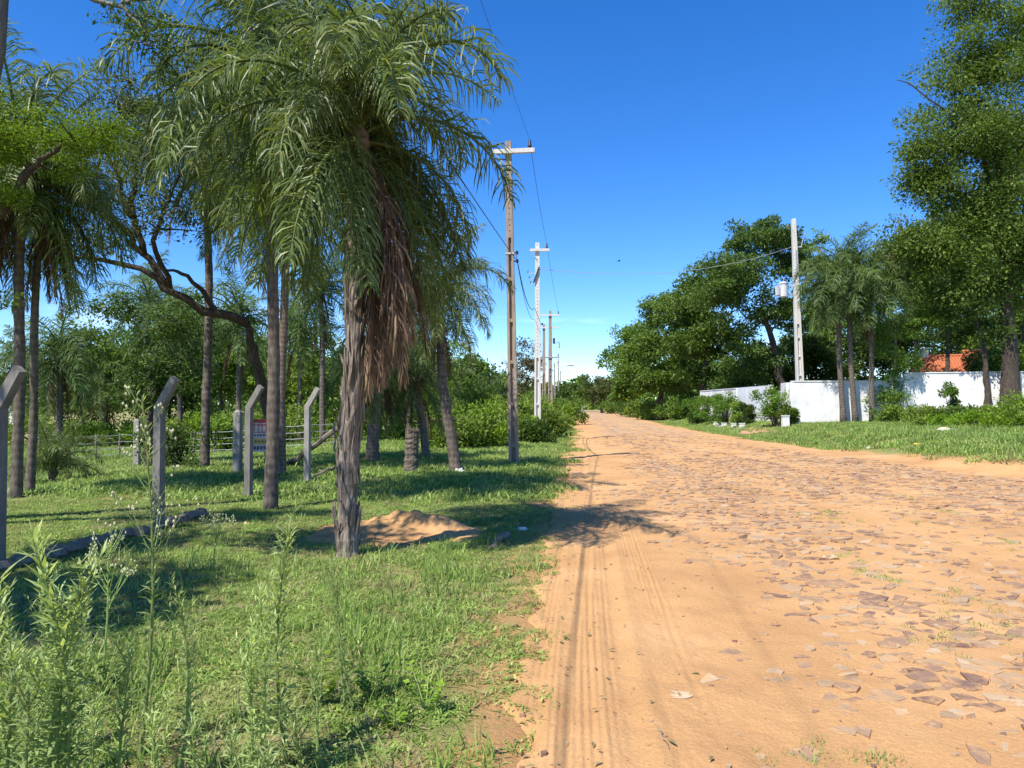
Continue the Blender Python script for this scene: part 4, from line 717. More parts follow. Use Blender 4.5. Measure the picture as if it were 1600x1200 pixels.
for k, (px, d, py, rx, rz, m_) in enumerate([(1170, 58, 580, 3, 2.4, 'leaf_dark'), (1245, 60, 560, 3.4, 3.2, 'leaf_dark'), (1290, 62, 530, 4, 4, 'leaf_mid'), (1350, 60, 560, 4, 3.4, 'leaf_dark'), (1400, 54, 430, 3.0, 3.0, 'leaf_mid'), (1432, 47, 400, 3.0, 3.2, 'leaf_olive'), (1400, 60, 520, 3.6, 3.2, 'leaf_dark'), (1500, 66, 480, 5, 4, 'leaf_dark'), (1585, 62, 520, 4, 3.6, 'leaf_mid'), (1500, 70, 540, 4, 2.6, 'leaf_bright'), (1600, 50, 430, 3.6, 3.6, 'leaf_mid'), (1540, 46, 360, 3.6, 3.4, 'leaf_mid'), (1480, 45, 440, 2.8, 2.8, 'leaf_mid'), (1610, 46, 250, 3.6, 4.0, 'leaf_olive'), (1560, 48, 570, 2.2, 1.6, 'leaf_mid'), (1130, 74, 600, 3, 2.2, 'leaf_dark'), (1055, 84, 610, 3, 2.2, 'leaf_dark')]):
    T('garden_tree', LB[k], px, d, 8, .2, [(px, py, d, rx, rx, rz, 2), (px-rx*350/d, py+25, d, rx*.6, rx*.6, rz*.7, 1), (px+rx*300/d, py-20, d, rx*.6, rx*.6, rz*.6, 1)], 70, rx*.28, 150, .12+.0028*d, m_, group='garden grove behind the white wall', seed=260+k)
T('big_tree', 'huge tall tree with dark forked trunk in front of the white wall', 1578, 35.4, 20, .42,
  [(1540, 110, 35.4, 3.2, 3.2, 3.24, 3), (1620, 60, 35.4, 3.5, 3.4, 3.51, 3), (1500, 215, 35.4, 2.8, 2.8, 2.43, 2.4), (1450, 285, 35.4, 1.5, 1.8, 1.22, 1.2), (1575, 230, 34.4, 3.0, 3.0, 2.70, 2.4), (1660, 210, 35.4, 3, 3, 3.24, 2), (1530, 330, 35.4, 2.6, 2.6, 2.03, 2), (1465, 400, 35.9, 1.8, 2.0, 1.22, 1), (1605, 380, 34.4, 2.6, 2.4, 2.16, 1.8), (1560, 445, 35.4, 2.0, 2.0, 1.22, 1), (1440, 380, 35.4, 1.6, 1.8, 1.3, 1.2), (1490, 460, 36.0, 1.6, 1.6, 1.1, 1), (1520, 20, 35.4, 1.6, 1.6, 1.62, 1), (1430, 235, 35.4, .8, 1, 0.94, .5)],
  500, .95, 210, .165, 'leaf_big', shell=.45, seed=290, tops=(1560, 250, 35.4),
  limbs=[([W(1570, 480, 35.4), W(1590, 400, 35.4), W(1600, 330, 34.9), W(1625, 180, 34.9)], .24, .06), ([W(1565, 400, 35.4), W(1530, 330, 35.4), W(1490, 300, 35.4), W(1455, 285, 35.4)], .14, .03), ([W(1560, 330, 35.4), W(1535, 240, 35.4), W(1530, 150, 35.4)], .14, .03), ([W(1535, 240, 35.4), W(1500, 190, 35.4), W(1420, 130, 35.4), W(1400, 125, 35.4)], .06, .015), ([W(1490, 300, 35.4), W(1475, 255, 35.4), W(1480, 200, 35.4)], .05, .02)])
T('leaning_tree', 'slim dark tree leaning beside the huge trunk at the white wall', 1545, 35.8, 8, .17, [(1520, 480, 35.8, 1.7, 1.7, 1.4, 2), (1490, 440, 35.8, 1.4, 1.4, 1.0, 1), (1560, 520, 35.8, 1.2, 1.2, 1.0, 1)], 60, .5, 130, .13, 'leaf_dark', seed=291, tops=(1528, 500, 35.8))
T('wall_tree', 'leafy yellow green bushy tree covering the wall corner beside the palm trio', 1410, 37.5, 6, .14, [(1410, 570, 37.5, 1.5, 1.4, 1.5, 2.5), (1430, 510, 37.5, 1.5, 1.4, 1.0, 1.6), (1395, 620, 37.5, 1.2, 1.0, .9, 1.4), (1455, 490, 38, 1.2, 1.2, .7, 1), (1385, 530, 37.8, 1.0, 1, .9, 1)], 90, .45, 130, .14, 'leaf_mid', seed=292)
# shrubs against the wall and on the bank
for k, (px, py, r_, h, lb) in enumerate([(1088, 654, .7, 2.0, 'dark clipped shrub at the far end of the gate wall'), (1103, 656, .75, 2.1, 'bright clipped shrub beside the dark one at the gate wall'), (1118, 657, .7, 2.0, 'bright upright clipped shrub in the middle of the gate wall row'), (1134, 659, .75, 2.2, 'tallest bright clipped shrub of the gate wall row'), (1152, 661, .5, 1.5, 'small greyish shrub in the gate wall row'), (1165, 664, .5, 1.4, 'small dark shrub ending the gate wall row'), (1213, 662, .72, 2.1, 'big bright round shrub beside the meter pillar'), (1234, 664, .35, 1.1, 'small sparse shrub at the foot of the white wall corner')]):
    d = [57, 55, 52, 49, 46.5, 44.5, 38.6, 37.6][k]; shrub(lb, px, d, r_*1.25, h*1.05, 3000, .13, ['leaf_dark', 'leaf_hedge', 'leaf_hedge', 'leaf_hedge', 'leaf_shrub', 'leaf_dark', 'leaf_hedge', 'leaf_shrub'][k], seed=300+k)
LB = ['low weed bush at the feet of the palm trio', 'low weed bush under the yellow green wall tree', 'weed bush on the bank between wall tree and the upright sapling bush', 'weed bush at the foot of the upright sapling bush', 'narrow upright sapling bush standing against the white wall', 'weed bush between the sapling bush and the slim leaning tree', 'weed bush at the foot of the slim leaning tree', 'weed bush at the foot of the huge forked trunk', 'bright weed bush beyond the huge forked trunk', 'bright low weed patch on the bank in front of the leaning tree', 'bright low weed patch beside the pale crumpled paper', 'low weed bush beside the white rubbish scrap', 'lowest small weed patch near the yellow scrap of litter', 'bright low weed patch in front of the huge trunk']
for k, (px, d, r_, h, m_) in enumerate([(1380, 36, .8, .7, 'leaf_mid'), (1405, 35.4, .9, .8, 'leaf_shrub'), (1440, 34, .8, .8, 'leaf_shrub'), (1475, 33, .9, .7, 'leaf_shrub'), (1488, 33.5, .45, 2.0, 'leaf_mid'), (1510, 32, 1.0, .75, 'leaf_mid'), (1545, 31, .9, .7, 'leaf_shrub'), (1575, 30, 1.0, .65, 'leaf_shrub'), (1605, 29, 1.0, 1.1, 'leaf_bright'), (1530, 28.5, .9, .6, 'leaf_bright'), (1480, 30, .9, .5, 'leaf_bright'), (1590, 27, .9, .7, 'leaf_shrub'), (1440, 31, .7, .4, 'leaf_shrub'), (1560, 27, .8, .5, 'leaf_bright')]):
    shrub(LB[k], px, d, r_, h, 1700, .13, m_, 'weed bushes on the bank below the wall', seed=330+k)
for k, (px, d) in enumerate([(955, 125), (975, 105), (1000, 88), (1020, 78), (1045, 74), (1065, 68)]):
    shrub(['low bush beside the pale olive tree at the road end', 'low bush under the farthest round roadside tree', 'low bush between the two farthest round roadside trees', 'low bush under the round tree touching the ground', 'low bush at the trunk of the round roadside tree near the gate', 'low bush closest to the far white wall end'][k], px, d, 2.0, 2.0, 1600, .3, 'leaf_mid' if k % 2 else 'leaf_shrub', 'bushes under the right roadside trees', seed=360+k)
# far woodland closing the horizon: reads as one mass
r = np.random.default_rng(5); n = 26000
ang = R(4.7)+(r.random(n)-.5)*R(150); dist = 210+120*r.random(n); x = -np.sin(ang)*dist; y = np.cos(ang)*dist
hh = 6+9*fbm(ang*40, ang*0, 1, 3, 4); z = hh*r.random(n)**.7*np.sqrt(np.clip(1-((dist-270)/62)**2, 0, 1))-1
mb = MB(); mb.leaves(np.stack([x, y, z], -1), rvec(n), rvec(n), 1.6+1.4*r.random(n), 1.2+1.0*r.random(n), r.random(n))
wo = mb.obj('distant_woodland', M['leaf_mid']); stuff(wo, 'distant green woodland closing the horizon', 'woodland')
# ================================================================== poles and wires
def pole_shaft(e, H, w0, w1, dep, m_, solid, pitch=1.12):
    """double-T concrete pole: two flanges, a thin web set back between them, cross ribs; solid above, its holes shown by dark discs"""
    mb = MB(); ws = lambda z: w0+(w1-w0)*z/H
    hs = H*solid
    def prism(xa0, xb0, xa1, xb1, ya, yb, z0, z1): 
        v = [(xa0, ya, z0), (xb0, ya, z0), (xb0, yb, z0), (xa0, yb, z0), (xa1, ya, z1), (xb1, ya, z1), (xb1, yb, z1), (xa1, yb, z1)]
        mb.add(v, [(0, 3, 2, 1), (4, 5, 6, 7), (0, 1, 5, 4), (1, 2, 6, 5), (2, 3, 7, 6), (3, 0, 4, 7)])
    a, b_ = ws(0)/2, ws(hs)/2; f = .30
    prism(-a, -a*(1-2*f), -b_, -b_*(1-2*f), -dep/2, dep/2, 0, hs); prism(a*(1-2*f), a, b_*(1-2*f), b_, -dep/2, dep/2, 0, hs)
    prism(-a*(1-2*f), a*(1-2*f), -b_*(1-2*f), b_*(1-2*f), -dep*.10, dep*.10, 0, hs)
    c = ws(H)/2; prism(-b_, b_, -c, c, -dep/2, dep/2, hs, H)
    sh = mb.obj('shaft', M[m_], e); z = .55
    while z < hs-.2:
        r = MB(); ww = ws(z)*(1-2*f)/2; r.box((0, 0, z), (ww*2+.004, dep*.86, .09)); r.obj('rib', M[m_], e); z += pitch
    h = MB(); zz = hs+.18
    while zz < H-.1:
        h.tube([(0, -dep/2-.004, zz), (0, -dep/2+.02, zz)], .017, 8); zz += .155
    if h.n: h.obj('hole_shade_discs', M['dark_metal'], e)  # raised dark discs paint the shade inside the pole's holes
def insulator(e, p, s=1.0, name='insulator'):
    mb = MB(); z = np.array([0, .05, .05, .09, .10, .14, .15, .19, .20, .24, .26])*s; r = np.array([.015, .015, .06, .06, .03, .055, .03, .05, .025, .04, .01])*s
    mb.tube(np.stack([z*0+p[0], z*0+p[1], z+p[2]], -1), r, 10); mb.obj(name, M['dark_metal'], e, smooth=True)
def wire(name, label, pts_fn, rad, n=40, mat_='wire', cat='cable', group=None):
    mb = MB(); P = pts_fn(np.linspace(0, 1, n)); o0 = P[0].copy(); mb.tube(P-o0, rad, 6); o = mb.obj(name, M[mat_], loc=o0); return tag(o, label, cat, group)
def cat_fn(a, b, sag):
    a = np.array(a, float); b = np.array(b, float)
    def f(s):
        p = a[None]*(1-s)[:, None]+b[None]*s[:, None]; p[:, 2] -= sag*4*s*(1-s); return p
    return f
def elec_pole(px, d, H, w0, w1, dep, m_, label, solid=.55, arm=None, rack=None, lean=0.0, brace=True, top_ins=True):
    b = onground(px, d, .06); e = empty('utility_pole', b, label, 'utility pole', rz=0); e.rotation_euler = (0, lean, 0)
    pole_shaft(e, H, w0, w1, dep, m_, solid)
    if arm:
        az, x0, x1 = arm; mb = MB(); mb.box(((x0+x1)/2, -dep/2-.055, az), (x1-x0, .10, .115)); mb.obj('crossarm', M['concrete_white'], e)
        if brace:
            mb = MB(); mb.tube([(x0+.06, -dep/2-.10, az-.03), (-.02, -dep/2-.03, az-.42)], .018, 6); mb.obj('brace', M['galv'], e)
        if top_ins: insulator(e, (x1-.13, -dep/2-.055, az+.05), .95)
        mb = MB(); mb.tube([(.0, -dep/2-.13, az), (0, dep/2+.04, az)], .014, 6); mb.obj('bolt', M['galv'], e)
    if rack:
        for rz_ in rack:
            mb = MB(); xw = (w0+(w1-w0)*rz_/H)/2; mb.box((xw+.05, 0, rz_), (.12, .04, .03)); mb.tube([(xw+.09, 0, rz_-.045), (xw+.09, 0, rz_+.045)], .035, 8); mb.obj('spool_bracket', M['dark_metal'], e)
    return e
P1 = onground(803, 19.8, .06); P2 = onground(840, 32.4, .06); P3 = onground(860, 55.5, .06)
p1 = elec_pole(803, 19.8, 8.78, .27, .155, .20, 'concrete_brown', 'brown weathered concrete pole with white crossarm beside the leaning palm', .70, arm=(8.47, -.46, .72), rack=[5.52, 5.75], lean=R(-1.0))
mb = MB(); mb.box((0, 0, 5.72), (.24, .225, .05)); mb.obj('strap', M['galv'], p1)
p2 = elec_pole(840, 32.4, 8.80, .31, .18, .20, 'concrete_white', 'white painted concrete pole standing in the thicket next along from the brown pole', .42, arm=(8.45, -.32, .55), rack=[5.2])
mb = MB(); mb.box((-.04, -.16, 7.35), (.06, .05, .75), rot=((math.cos(.35), 0, math.sin(.35)), (0, 1, 0), (-math.sin(.35), 0, math.cos(.35)))); mb.obj('fuse_tube', M['dark_metal'], p2)
for k, (x, z) in enumerate([(-.42, 7.45), (-.36, 7.2), (-.30, 6.98)]): insulator(p2, (x, -.05, z), .5, 'arrester'); 
mb = MB(); mb.box((-.27, -.05, 7.44), (.34, .04, .03)); mb.box((-.24, -.05, 7.19), (.26, .04, .03)); mb.box((-.21, -.05, 6.97), (.2, .04, .03)); mb.obj('arrester_bracket', M['galv'], p2)
mb = MB(); mb.tube([(.1, 0, 7.62), (.24, 0, 7.62)], .02, 6); mb.obj('span_clamp', M['galv'], p2)
p3 = elec_pole(860, 55.5, 8.75, .40, .20, .26, 'concrete_brown', 'dark concrete pole with two crossarms and a street lamp farther along the road', .5, arm=(8.4, -.75, .75), brace=False)
mb = MB(); mb.box((0, -.17, 5.2), (1.4, .08, .10)); mb.obj('crossarm', M['concrete'], p3); insulator(p3, (.6, -.17, 5.25), 1.0)
mb = MB(); mb.box((.28, -.1, 6.45), (.16, .16, .42)); mb.tube([(.62, -.05, 6.4), (.72, -.05, 6.15), (.66, -.05, 5.9), (.6, -.05, 5.95)], .03, 6); mb.box((.4, -.1, 6.3), (.4, .03, .03)); mb.obj('cutout_switch', M['dark_metal'], p3)
s_ = np.linspace(0, 1, 10); mb = MB(); mb.tube(np.stack([.12+1.05*s_, 0*s_, 4.15+.42*np.sqrt(s_)], -1), .028, 6); la = mb.obj('lamp_arm', M['galv'], p3)
mb = MB(); mb.tube([(1.12, 0, 4.56), (1.2, 0, 4.6), (1.5, 0, 4.66), (1.75, 0, 4.64), (1.82, 0, 4.6)], [.03, .07, .11, .09, .02], 8); mb.obj('lamp_head', M['litter'], la)
elec_pole(850, 60, 8.2, .34, .18, .24, 'concrete_brown', 'thin double crossarm pole between the white pole and the lamp pole', .5, arm=(7.9, -.6, 1.2), brace=False, top_ins=False)
for k, (px, d, H, lb) in enumerate([(866.5, 118, 8.4, 'far thin pole just past the lamp pole'), (872.5, 128, 9.6, 'far tall pole with a small lamp arm near the road end'), (876, 150, 8.6, 'farthest small pole before the road end trees')]):
    e = elec_pole(px, d, H, .34, .2, .24, 'concrete', lb, .5, arm=(H-.3, -.6, .6), brace=False)
    if k == 1:
        mb = MB(); mb.tube([(.1, 0, 6.9), (.7, 0, 7.35), (1.5, 0, 7.45)], .03, 5); mb.tube([(1.4, 0, 7.44), (1.8, 0, 7.5), (2.1, 0, 7.42)], [.04, .1, .04], 6); mb.obj('lamp_arm', M['galv'], e)
dx = -math.sin(R(1.0))
A1 = np.array((P1[0]+.59+8.6*dx, P1[1]-.155, P1[2]+8.77)); A2 = np.array((P2[0]+.42, P2[1]-.175, P2[2]+8.75)); A3 = np.array((P3[0]+.62, P3[1]-.185, P3[2]+8.70)); A0 = np.array((-3.1, -16., 8.6))
wire('power_line', 'thin power line from the brown pole up towards the viewer', cat_fn(A1, A0, .35), .0042, cat='cable')
wire('power_line', 'thin power line between the brown pole and the white pole', cat_fn(A1, A2, .22), .007)
wire('power_line', 'thin power line between the white pole and the lamp pole', cat_fn(A2, A3, .3), .007)
B1 = np.array((P1[0]+.19+5.5*dx, P1[1], P1[2]+5.52)); B2 = np.array((P2[0]-.12, P2[1]-.11, P2[2]+5.9))
wire('bundled_cable', 'thick black bundled cable passing over the big shaggy palm to the brown pole', cat_fn(B1, (-2.75, -16., 5.6), .42), .0095)
wire('bundled_cable', 'thick black cable sagging from the brown pole to the white pole', cat_fn(B1, B2, .5), .013)
wire('service_cable', 'thinner lower cable sagging beside the thick one from the brown pole', cat_fn(B1+np.array((-.04, 0, .22)), B2+np.array((0, 0, -.5)), .55), .008)
# transformer pole behind the white wall
PR = onground(1252, 43.5, .06); pr = elec_pole(1252, 43.5, 12.1, .47, .21, .28, 'concrete_white', 'tall white concrete pole carrying a transformer behind the white wall', .48, lean=R(-1.6))
zt = 7.85
mb = MB(); z = np.array([-.42, -.40, -.38, .36, .37, .44, .50, .52]); rr = np.array([.02, .22, .25, .25, .28, .28, .15, .02]); mb.tube(np.stack([z*0-.78, z*0-.15, z+zt], -1), rr, 20); tk = mb.obj('transformer_tank', M['tank'], pr, smooth=False)
for k in range(9):
    f = MB(); a = math.pi*.72+k*.17; f.box((-.78+.37*math.cos(a), -.15+.37*math.sin(a), zt-.02), (.17, .022, .56), rz=a); f.obj('cooling_fin', M['tank'], tk)
for k in range(2): insulator(tk, (-.86+.2*k, -.15, zt+.5), 1.0, 'bushing')
mb = MB(); mb.box((-.33, -.05, zt+.24), (.55, .07, .07)); mb.box((-.33, -.05, zt-.24), (.55, .07, .07)); mb.obj('bracket', M['galv'], pr)
mb = MB(); mb.tube([(.0, -.19, zt+.8), (.02, -.2, zt+2.4)], .03, 6); mb.tube([(.12, -.19, zt-1.2), (.1, -.2, zt+2.9)], .02, 6); mb.obj('conduit', M['galv'], pr)
mb = MB(); mb.box((.2, -.1, 10.4), (.4, .06, .06)); mb.tube([(.35, -.1, 10.4), (.6, -.1, 11.2)], .02, 6); mb.obj('side_arm', M['galv'], pr)
wire('crossing_line', 'power line crossing above the road to the transformer pole', cat_fn((P2[0]+.24, P2[1], P2[2]+7.62), (PR[0]-.40, PR[1], PR[2]+10.45), .75), .012, n=60, mat_='galv')
# ================================================================== left fence
def fence_post(px, py, label, lean=0, H=1.66, w_=.108, rz=0.0, m_='concrete_shaded'):
    b = GB(px, py, .06); e = empty('fence_post', b, label, 'fence post', rz=rz)
    mb = MB(); mb.box((0, 0, H/2), (w_, w_, H), taper=.94); mb.obj('shaft', M[m_], e)
    mb = MB(); v = np.array(((0, 0), (.30, .37))); h = w_*.47
    mb.add([(-h, -h, H-.02), (h, -h, H-.05), (h, h, H-.05), (-h, h, H-.02), (-h+.24, -h*.9, H+.37), (h+.21, -h*.9, H+.31), (h+.21, h*.9, H+.31), (-h+.24, h*.9, H+.37)], [(0, 3, 2, 1), (4, 5, 6, 7), (0, 1, 5, 4), (1, 2, 6, 5), (2, 3, 7, 6), (3, 0, 4, 7)])
    mb.obj('angled_head', M[m_], e); return e
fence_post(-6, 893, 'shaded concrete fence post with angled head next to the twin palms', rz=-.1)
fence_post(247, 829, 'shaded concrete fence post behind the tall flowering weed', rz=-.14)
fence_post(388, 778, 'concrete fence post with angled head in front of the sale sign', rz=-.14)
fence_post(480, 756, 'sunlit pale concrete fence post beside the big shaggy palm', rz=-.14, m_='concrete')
for (px, py, lb) in [(214, 729, 'straight mossy concrete post in front of the bushy tree'), (371, 740, 'straight mossy concrete post on the lawn behind the sign')]:
    b = GB(px, py, .05); e = empty('mossy_post', b, lb, 'post'); mb = MB(); mb.box((0, 0, .72), (.17, .17, 1.5), taper=.93); mb.obj('shaft', M['concrete'], e)
    mb = MB(); mb.box((0, 0, 1.5), (.14, .14, .05), taper=.5); mb.obj('cap', M['concrete'], e)
# broken concrete beam lying along the fence foot
for k, ((a0, a1), (b0, b1)) in enumerate([((-40, 902), (95, 872)), ((85, 872), (205, 838)), ((215, 840), (318, 806))]):
    a = G(a0, a1); c = G(b0, b1); s_ = np.linspace(0, 1, 14)[:, None]; P = a*(1-s_)+c*s_; P[:, 2] = ground_z(P[:, 0], P[:, 1])+.045+.01*np.sin(np.arange(14)*1.3+k)
    mb = MB(); mb.tube(P-P[0], .075+.012*np.sin(np.arange(14)*2.1+k), 7, wob=.12); o = mb.obj('fence_log', M['dead_wood'], loc=P[0]); tag(o, ['dark log lying at the foot of the fence post by the twin palms', 'middle dark log of the row along the fence foot', 'weathered log end at the foot of the post behind the tall weed'][k], 'log')
# wire fence across the field: wooden stakes and strands
stk = [(60, 727), (107, 724), (150, 720), (187, 717), (262, 714), (303, 712), (334, 711), (440, 704), (485, 701), (523, 698)]
tops = []
for k, (px, py) in enumerate(stk):
    b = GB(px, py, .05); mb = MB(); r5 = np.random.default_rng(k); z = np.linspace(0, .98, 7); mb.tube(np.stack([.02*np.sin(z*3+k), .01*z, z], -1), .035+.008*r5.normal(size=7), 7, wob=.1)
    o = mb.obj('fence_stake', M['wood'], loc=b); tag(o, 'thin wooden stake of the wire fence across the field', 'stake', 'stakes of the wire fence'); tops.append(np.array(b))
for h in (.92, .68, .46, .24):
    mb = MB(); o0 = tops[0]+np.array((0, 0, h))
    for a, c in zip(tops[:-1], tops[1:]):
        s_ = np.linspace(0, 1, 6)[:, None]; P = a*(1-s_)+c*s_; P[:, 2] += h-.03*4*(s_*(1-s_))[:, 0]; mb.tube(P-o0, .009, 4)
    o = mb.obj('fence_wire', M['galv'], loc=o0); tag(o, {.92: 'top strand', .68: 'second strand', .46: 'third strand', .24: 'bottom strand'}[h]+' of wire strung along the wooden stakes', 'wire', 'strands of the wire fence')
# the for-sale board behind the third post
M['sign_red'] = plain('sign_red', (.30, .04, .04)); M['sign_white'] = plain('sign_white', (.42, .38, .37)); M['sign_yellow'] = plain('sign_yellow', (.45, .33, .05)); M['sign_ink'] = plain('sign_ink', (.06, .06, .10))  # board colours darkened, the shade it stands in is painted into them
b = GB(408, 748, .05); d0 = dof(b); e = empty('sale_sign', b, 'small red white and yellow board on posts behind the third concrete fence post', 'sign', rz=.1)
m_px = d0/F; zc = lambda py: float(W(408, py, d0)[2]-b[2])
z0, z1 = zc(706), zc(655); wd = 40*m_px
mb = MB(); mb.box((0, 0, (z0+z1)/2), (wd, .02, z1-z0)); bd = mb.obj('board', M['sign_white'], e)
def band(f0, f1, m_, x0=-.5, x1=.5, y=-.013):
    q = MB(); q.box(((x0+x1)/2*wd, y, z1-(z1-z0)*(f0+f1)/2), ((x1-x0)*wd, .004, (z1-z0)*(f1-f0))); return q.obj('print', M[m_], bd)
band(.0, .11, 'sign_red'); band(.39, .41, 'sign_red')
for k in range(6): band(.12, .38, 'sign_red', -.45+.155*k, -.425+.155*k, -.0135)
band(.16, .19, 'sign_red', -.42, .44, -.014)
for k in range(7): band(.46, .52, 'sign_ink', -.40+.115*k, -.33+.115*k)
band(.60, .76, 'sign_yellow')
for k in range(6): band(.65, .71, 'sign_ink', -.38+.13*k, -.31+.13*k, -.016)
for k in range(7): band(.82, .93, 'sign_ink', -.42+.125*k, -.335+.125*k)
for s in (-.42, .42):
    mb = MB(); mb.box((s*wd, .025, z1/2), (.035, .03, z1)); mb.obj('post', M['wood'], e)
# fallen branch leaning between palm and post, sticks on the grass
def stick(label, a, c, r0, r1, name='fallen_branch', kink=.02, mat_='dead_wood'):
    a = np.array(a, float); c = np.array(c, float); s_ = np.linspace(0, 1, 9)[:, None]; P = a*(1-s_)+c*s_; P[1:-1] += rng.normal(0, kink, (7, 3)); mb = MB(); mb.tube(P-a, np.linspace(r0, r1, 9), 7, wob=.12); o = mb.obj(name, M[mat_], loc=a); return tag(o, label, 'branch')
a = G(449, 728); stick('thick fallen branch propped against the big shaggy palm', a+np.array((0, 0, .03)), W(536, 664, 15.0), .075, .05)
a = G(478, 757); c = G(528, 741); stick('pale thin pole lying on the grass behind the shaggy palm', a+np.array((0, 0, .05)), c+np.array((0, 0, .22)), .03, .022)
a = G(530, 770); stick('thin dead stalk standing upright against the shaggy palm', a, W(522, 660, dof(a)), .03, .015)
a = G(722, 737); a = G(480, 738); c = G(512, 742); stick('short dead branch on the lawn beside the sunlit fence post', a+np.array((0, 0, .04)), c+np.array((0, 0, .05)), .04, .02)
a = G(790, 838); c = G(768, 858); stick('short weathered root stub on the verge near the white bag', a+np.array((0, 0, .02)), c+np.array((0, 0, .02)), .045, .03)
a = G(1027, 1140); c = G(1045, 1172); stick('thin dark twig lying on the bare sand', a+np.array((0, 0, .012)), c+np.array((0, 0, .012)), .0035, .002, 'twig', .004)
# dark rail gate behind the leaning palm
b = onground(690, 26); e = empty('timber_gate', b, 'dark timber rails and posts behind the leaning palm', 'gate')
for k, x in enumerate((-.62, -.5, .05, .32, .62)):
    mb = MB(); mb.box((x, 0, .62), (.07 if k < 2 else .045, .06, 1.3 if k < 2 else 1.0)); mb.obj('post', M['bark'], e)
mb = MB(); mb.tube([(-.5, 0, 1.05), (.65, 0, 1.12)], .035, 6); mb.obj('rail', M['bark'], e)
mb = MB(); mb.tube([(-.5, 0, .55), (.65, 0, .58)], .03, 6); mb.obj('rail', M['bark'], e)
# ================================================================== white walls on the right
def wall_seg(a, b_, h, th, label, zbase, cap=True, m_='white_wall', name='boundary_wall', px_block=True):
    a = np.array(a[:2]); b_ = np.array(b_[:2]); ln = float(np.linalg.norm(b_-a)); rz = math.atan2(b_[1]-a[1], b_[0]-a[0])
    e = empty(name, ((a[0]+b_[0])/2, (a[1]+b_[1])/2, zbase), label, 'wall', rz=rz)
    n = max(1, int(round(ln/3.0)))
    for k in range(n):
        mb = MB(); w_ = ln/n; mb.box((-ln/2+w_*(k+.5), 0, h/2-.2), (w_-.012, th-.02, h+.4)); mb.obj('panel', M[m_], e)
    for k in range(n+1):
        mb = MB(); mb.box((-ln/2+ln/n*k, 0, h/2-.2), (.20, th+.02, h+.36)); mb.obj('pier', M[m_], e)
    if cap:
        mb = MB(); mb.box((0, 0, h+.025), (ln+.06, th+.05, .05)); mb.obj('coping', M[m_], e)
    return e
wA = W(1237, 640, 38.3); wA2 = W(1392, 640, 37.6); wB = W(1416, 640, 37.3); wB2 = W(1700, 640, 35.0); zA = gz(*wA[:2])
top = lambda py, d: float(W(1300, py, d)[2])
wall_seg(wA, wA2, top(597, 38.8)-.5, .18, 'white wall running right from the meter pillar behind the palm trio', .5)
wall_seg(wB, wB2, top(583, 36.8)-.72, .18, 'white wall behind the huge tree below the orange roof', .72)
wall_seg(wA2, wB, top(590, 38.8)-.6, .18, 'short shaded white wall return behind the yellow green bushy tree', .6, cap=False)
g0 = W(1096, 640, 60); g1 = W(1152, 640, 49.8); g2 = W(1203, 640, 43.2); g3 = W(1222, 640, 40.6)
wall_seg(g0, g1, 2.15, .16, 'far white wall behind the row of clipped shrubs', .52)
# sliding sheet gate with vertical panels
a = np.array(g1[:2]); c = np.array(g2[:2]); ln = float(np.linalg.norm(c-a)); e = empty('sliding_gate', ((a[0]+c[0])/2, (a[1]+c[1])/2, .50), 'white sheet metal gate with vertical panels in the roadside wall', 'gate', rz=math.atan2(c[1]-a[1], c[0]-a[0]))
for k in range(6):
    mb = MB(); mb.box((-ln/2+ln/6*(k+.5), -.02*(k % 2), 1.08), (ln/6-.02, .05, 2.2)); mb.obj('panel', M['gate_white'], e)
mb = MB(); mb.box((0, .05, 2.2), (ln, .06, .07)); mb.obj('frame_rail', M['gate_grey'], e)
mb = MB(); mb.box((ln/2+.10, 0, 1.0), (.2, .22, 2.5)); mb.obj('gate_post', M['white_wall'], e)
a = np.array(g2[:2]); c = np.array(g3[:2]); ln = float(np.linalg.norm(c-a)); e = empty('pedestrian_gate', ((a[0]+c[0])/2+.25, (a[1]+c[1])/2, .5), 'low grey metal door set back beside the white sliding gate', 'gate', rz=math.atan2(c[1]-a[1], c[0]-a[0]))
mb = MB(); mb.box((0, .1, .92), (ln-.35, .05, 1.9)); lf = mb.obj('leaf', M['gate_grey'], e)
for z in (.35, 1.0, 1.6):
    mb = MB(); mb.box((0, .066, z), (ln-.5, .02, .05)); mb.obj('stile', M['gate_grey'], lf)
# meter pillar with slots
c = np.array(W(1229, 640, 39.2)[:2]); e = empty('meter_pillar', (c[0], c[1], .5), 'white meter pillar with narrow dark slots at the wall corner', 'pillar', rz=math.atan2(wA[1]-g3[1], wA[0]-g3[0]))
mb = MB(); mb.box((0, 0, 1.05), (1.35, .30, 2.4)); mb.obj('body', M['white_wall'], e)
for k, (x, z, h) in enumerate([(-.42, 1.45, .30), (-.05, 1.40, .45), (.22, 1.28, .50), (.30, .98, .16)]):
    mb = MB(); mb.box((x, -.153, z), (.10, .012, h)); mb.obj('slot', M['dark_metal'], e)
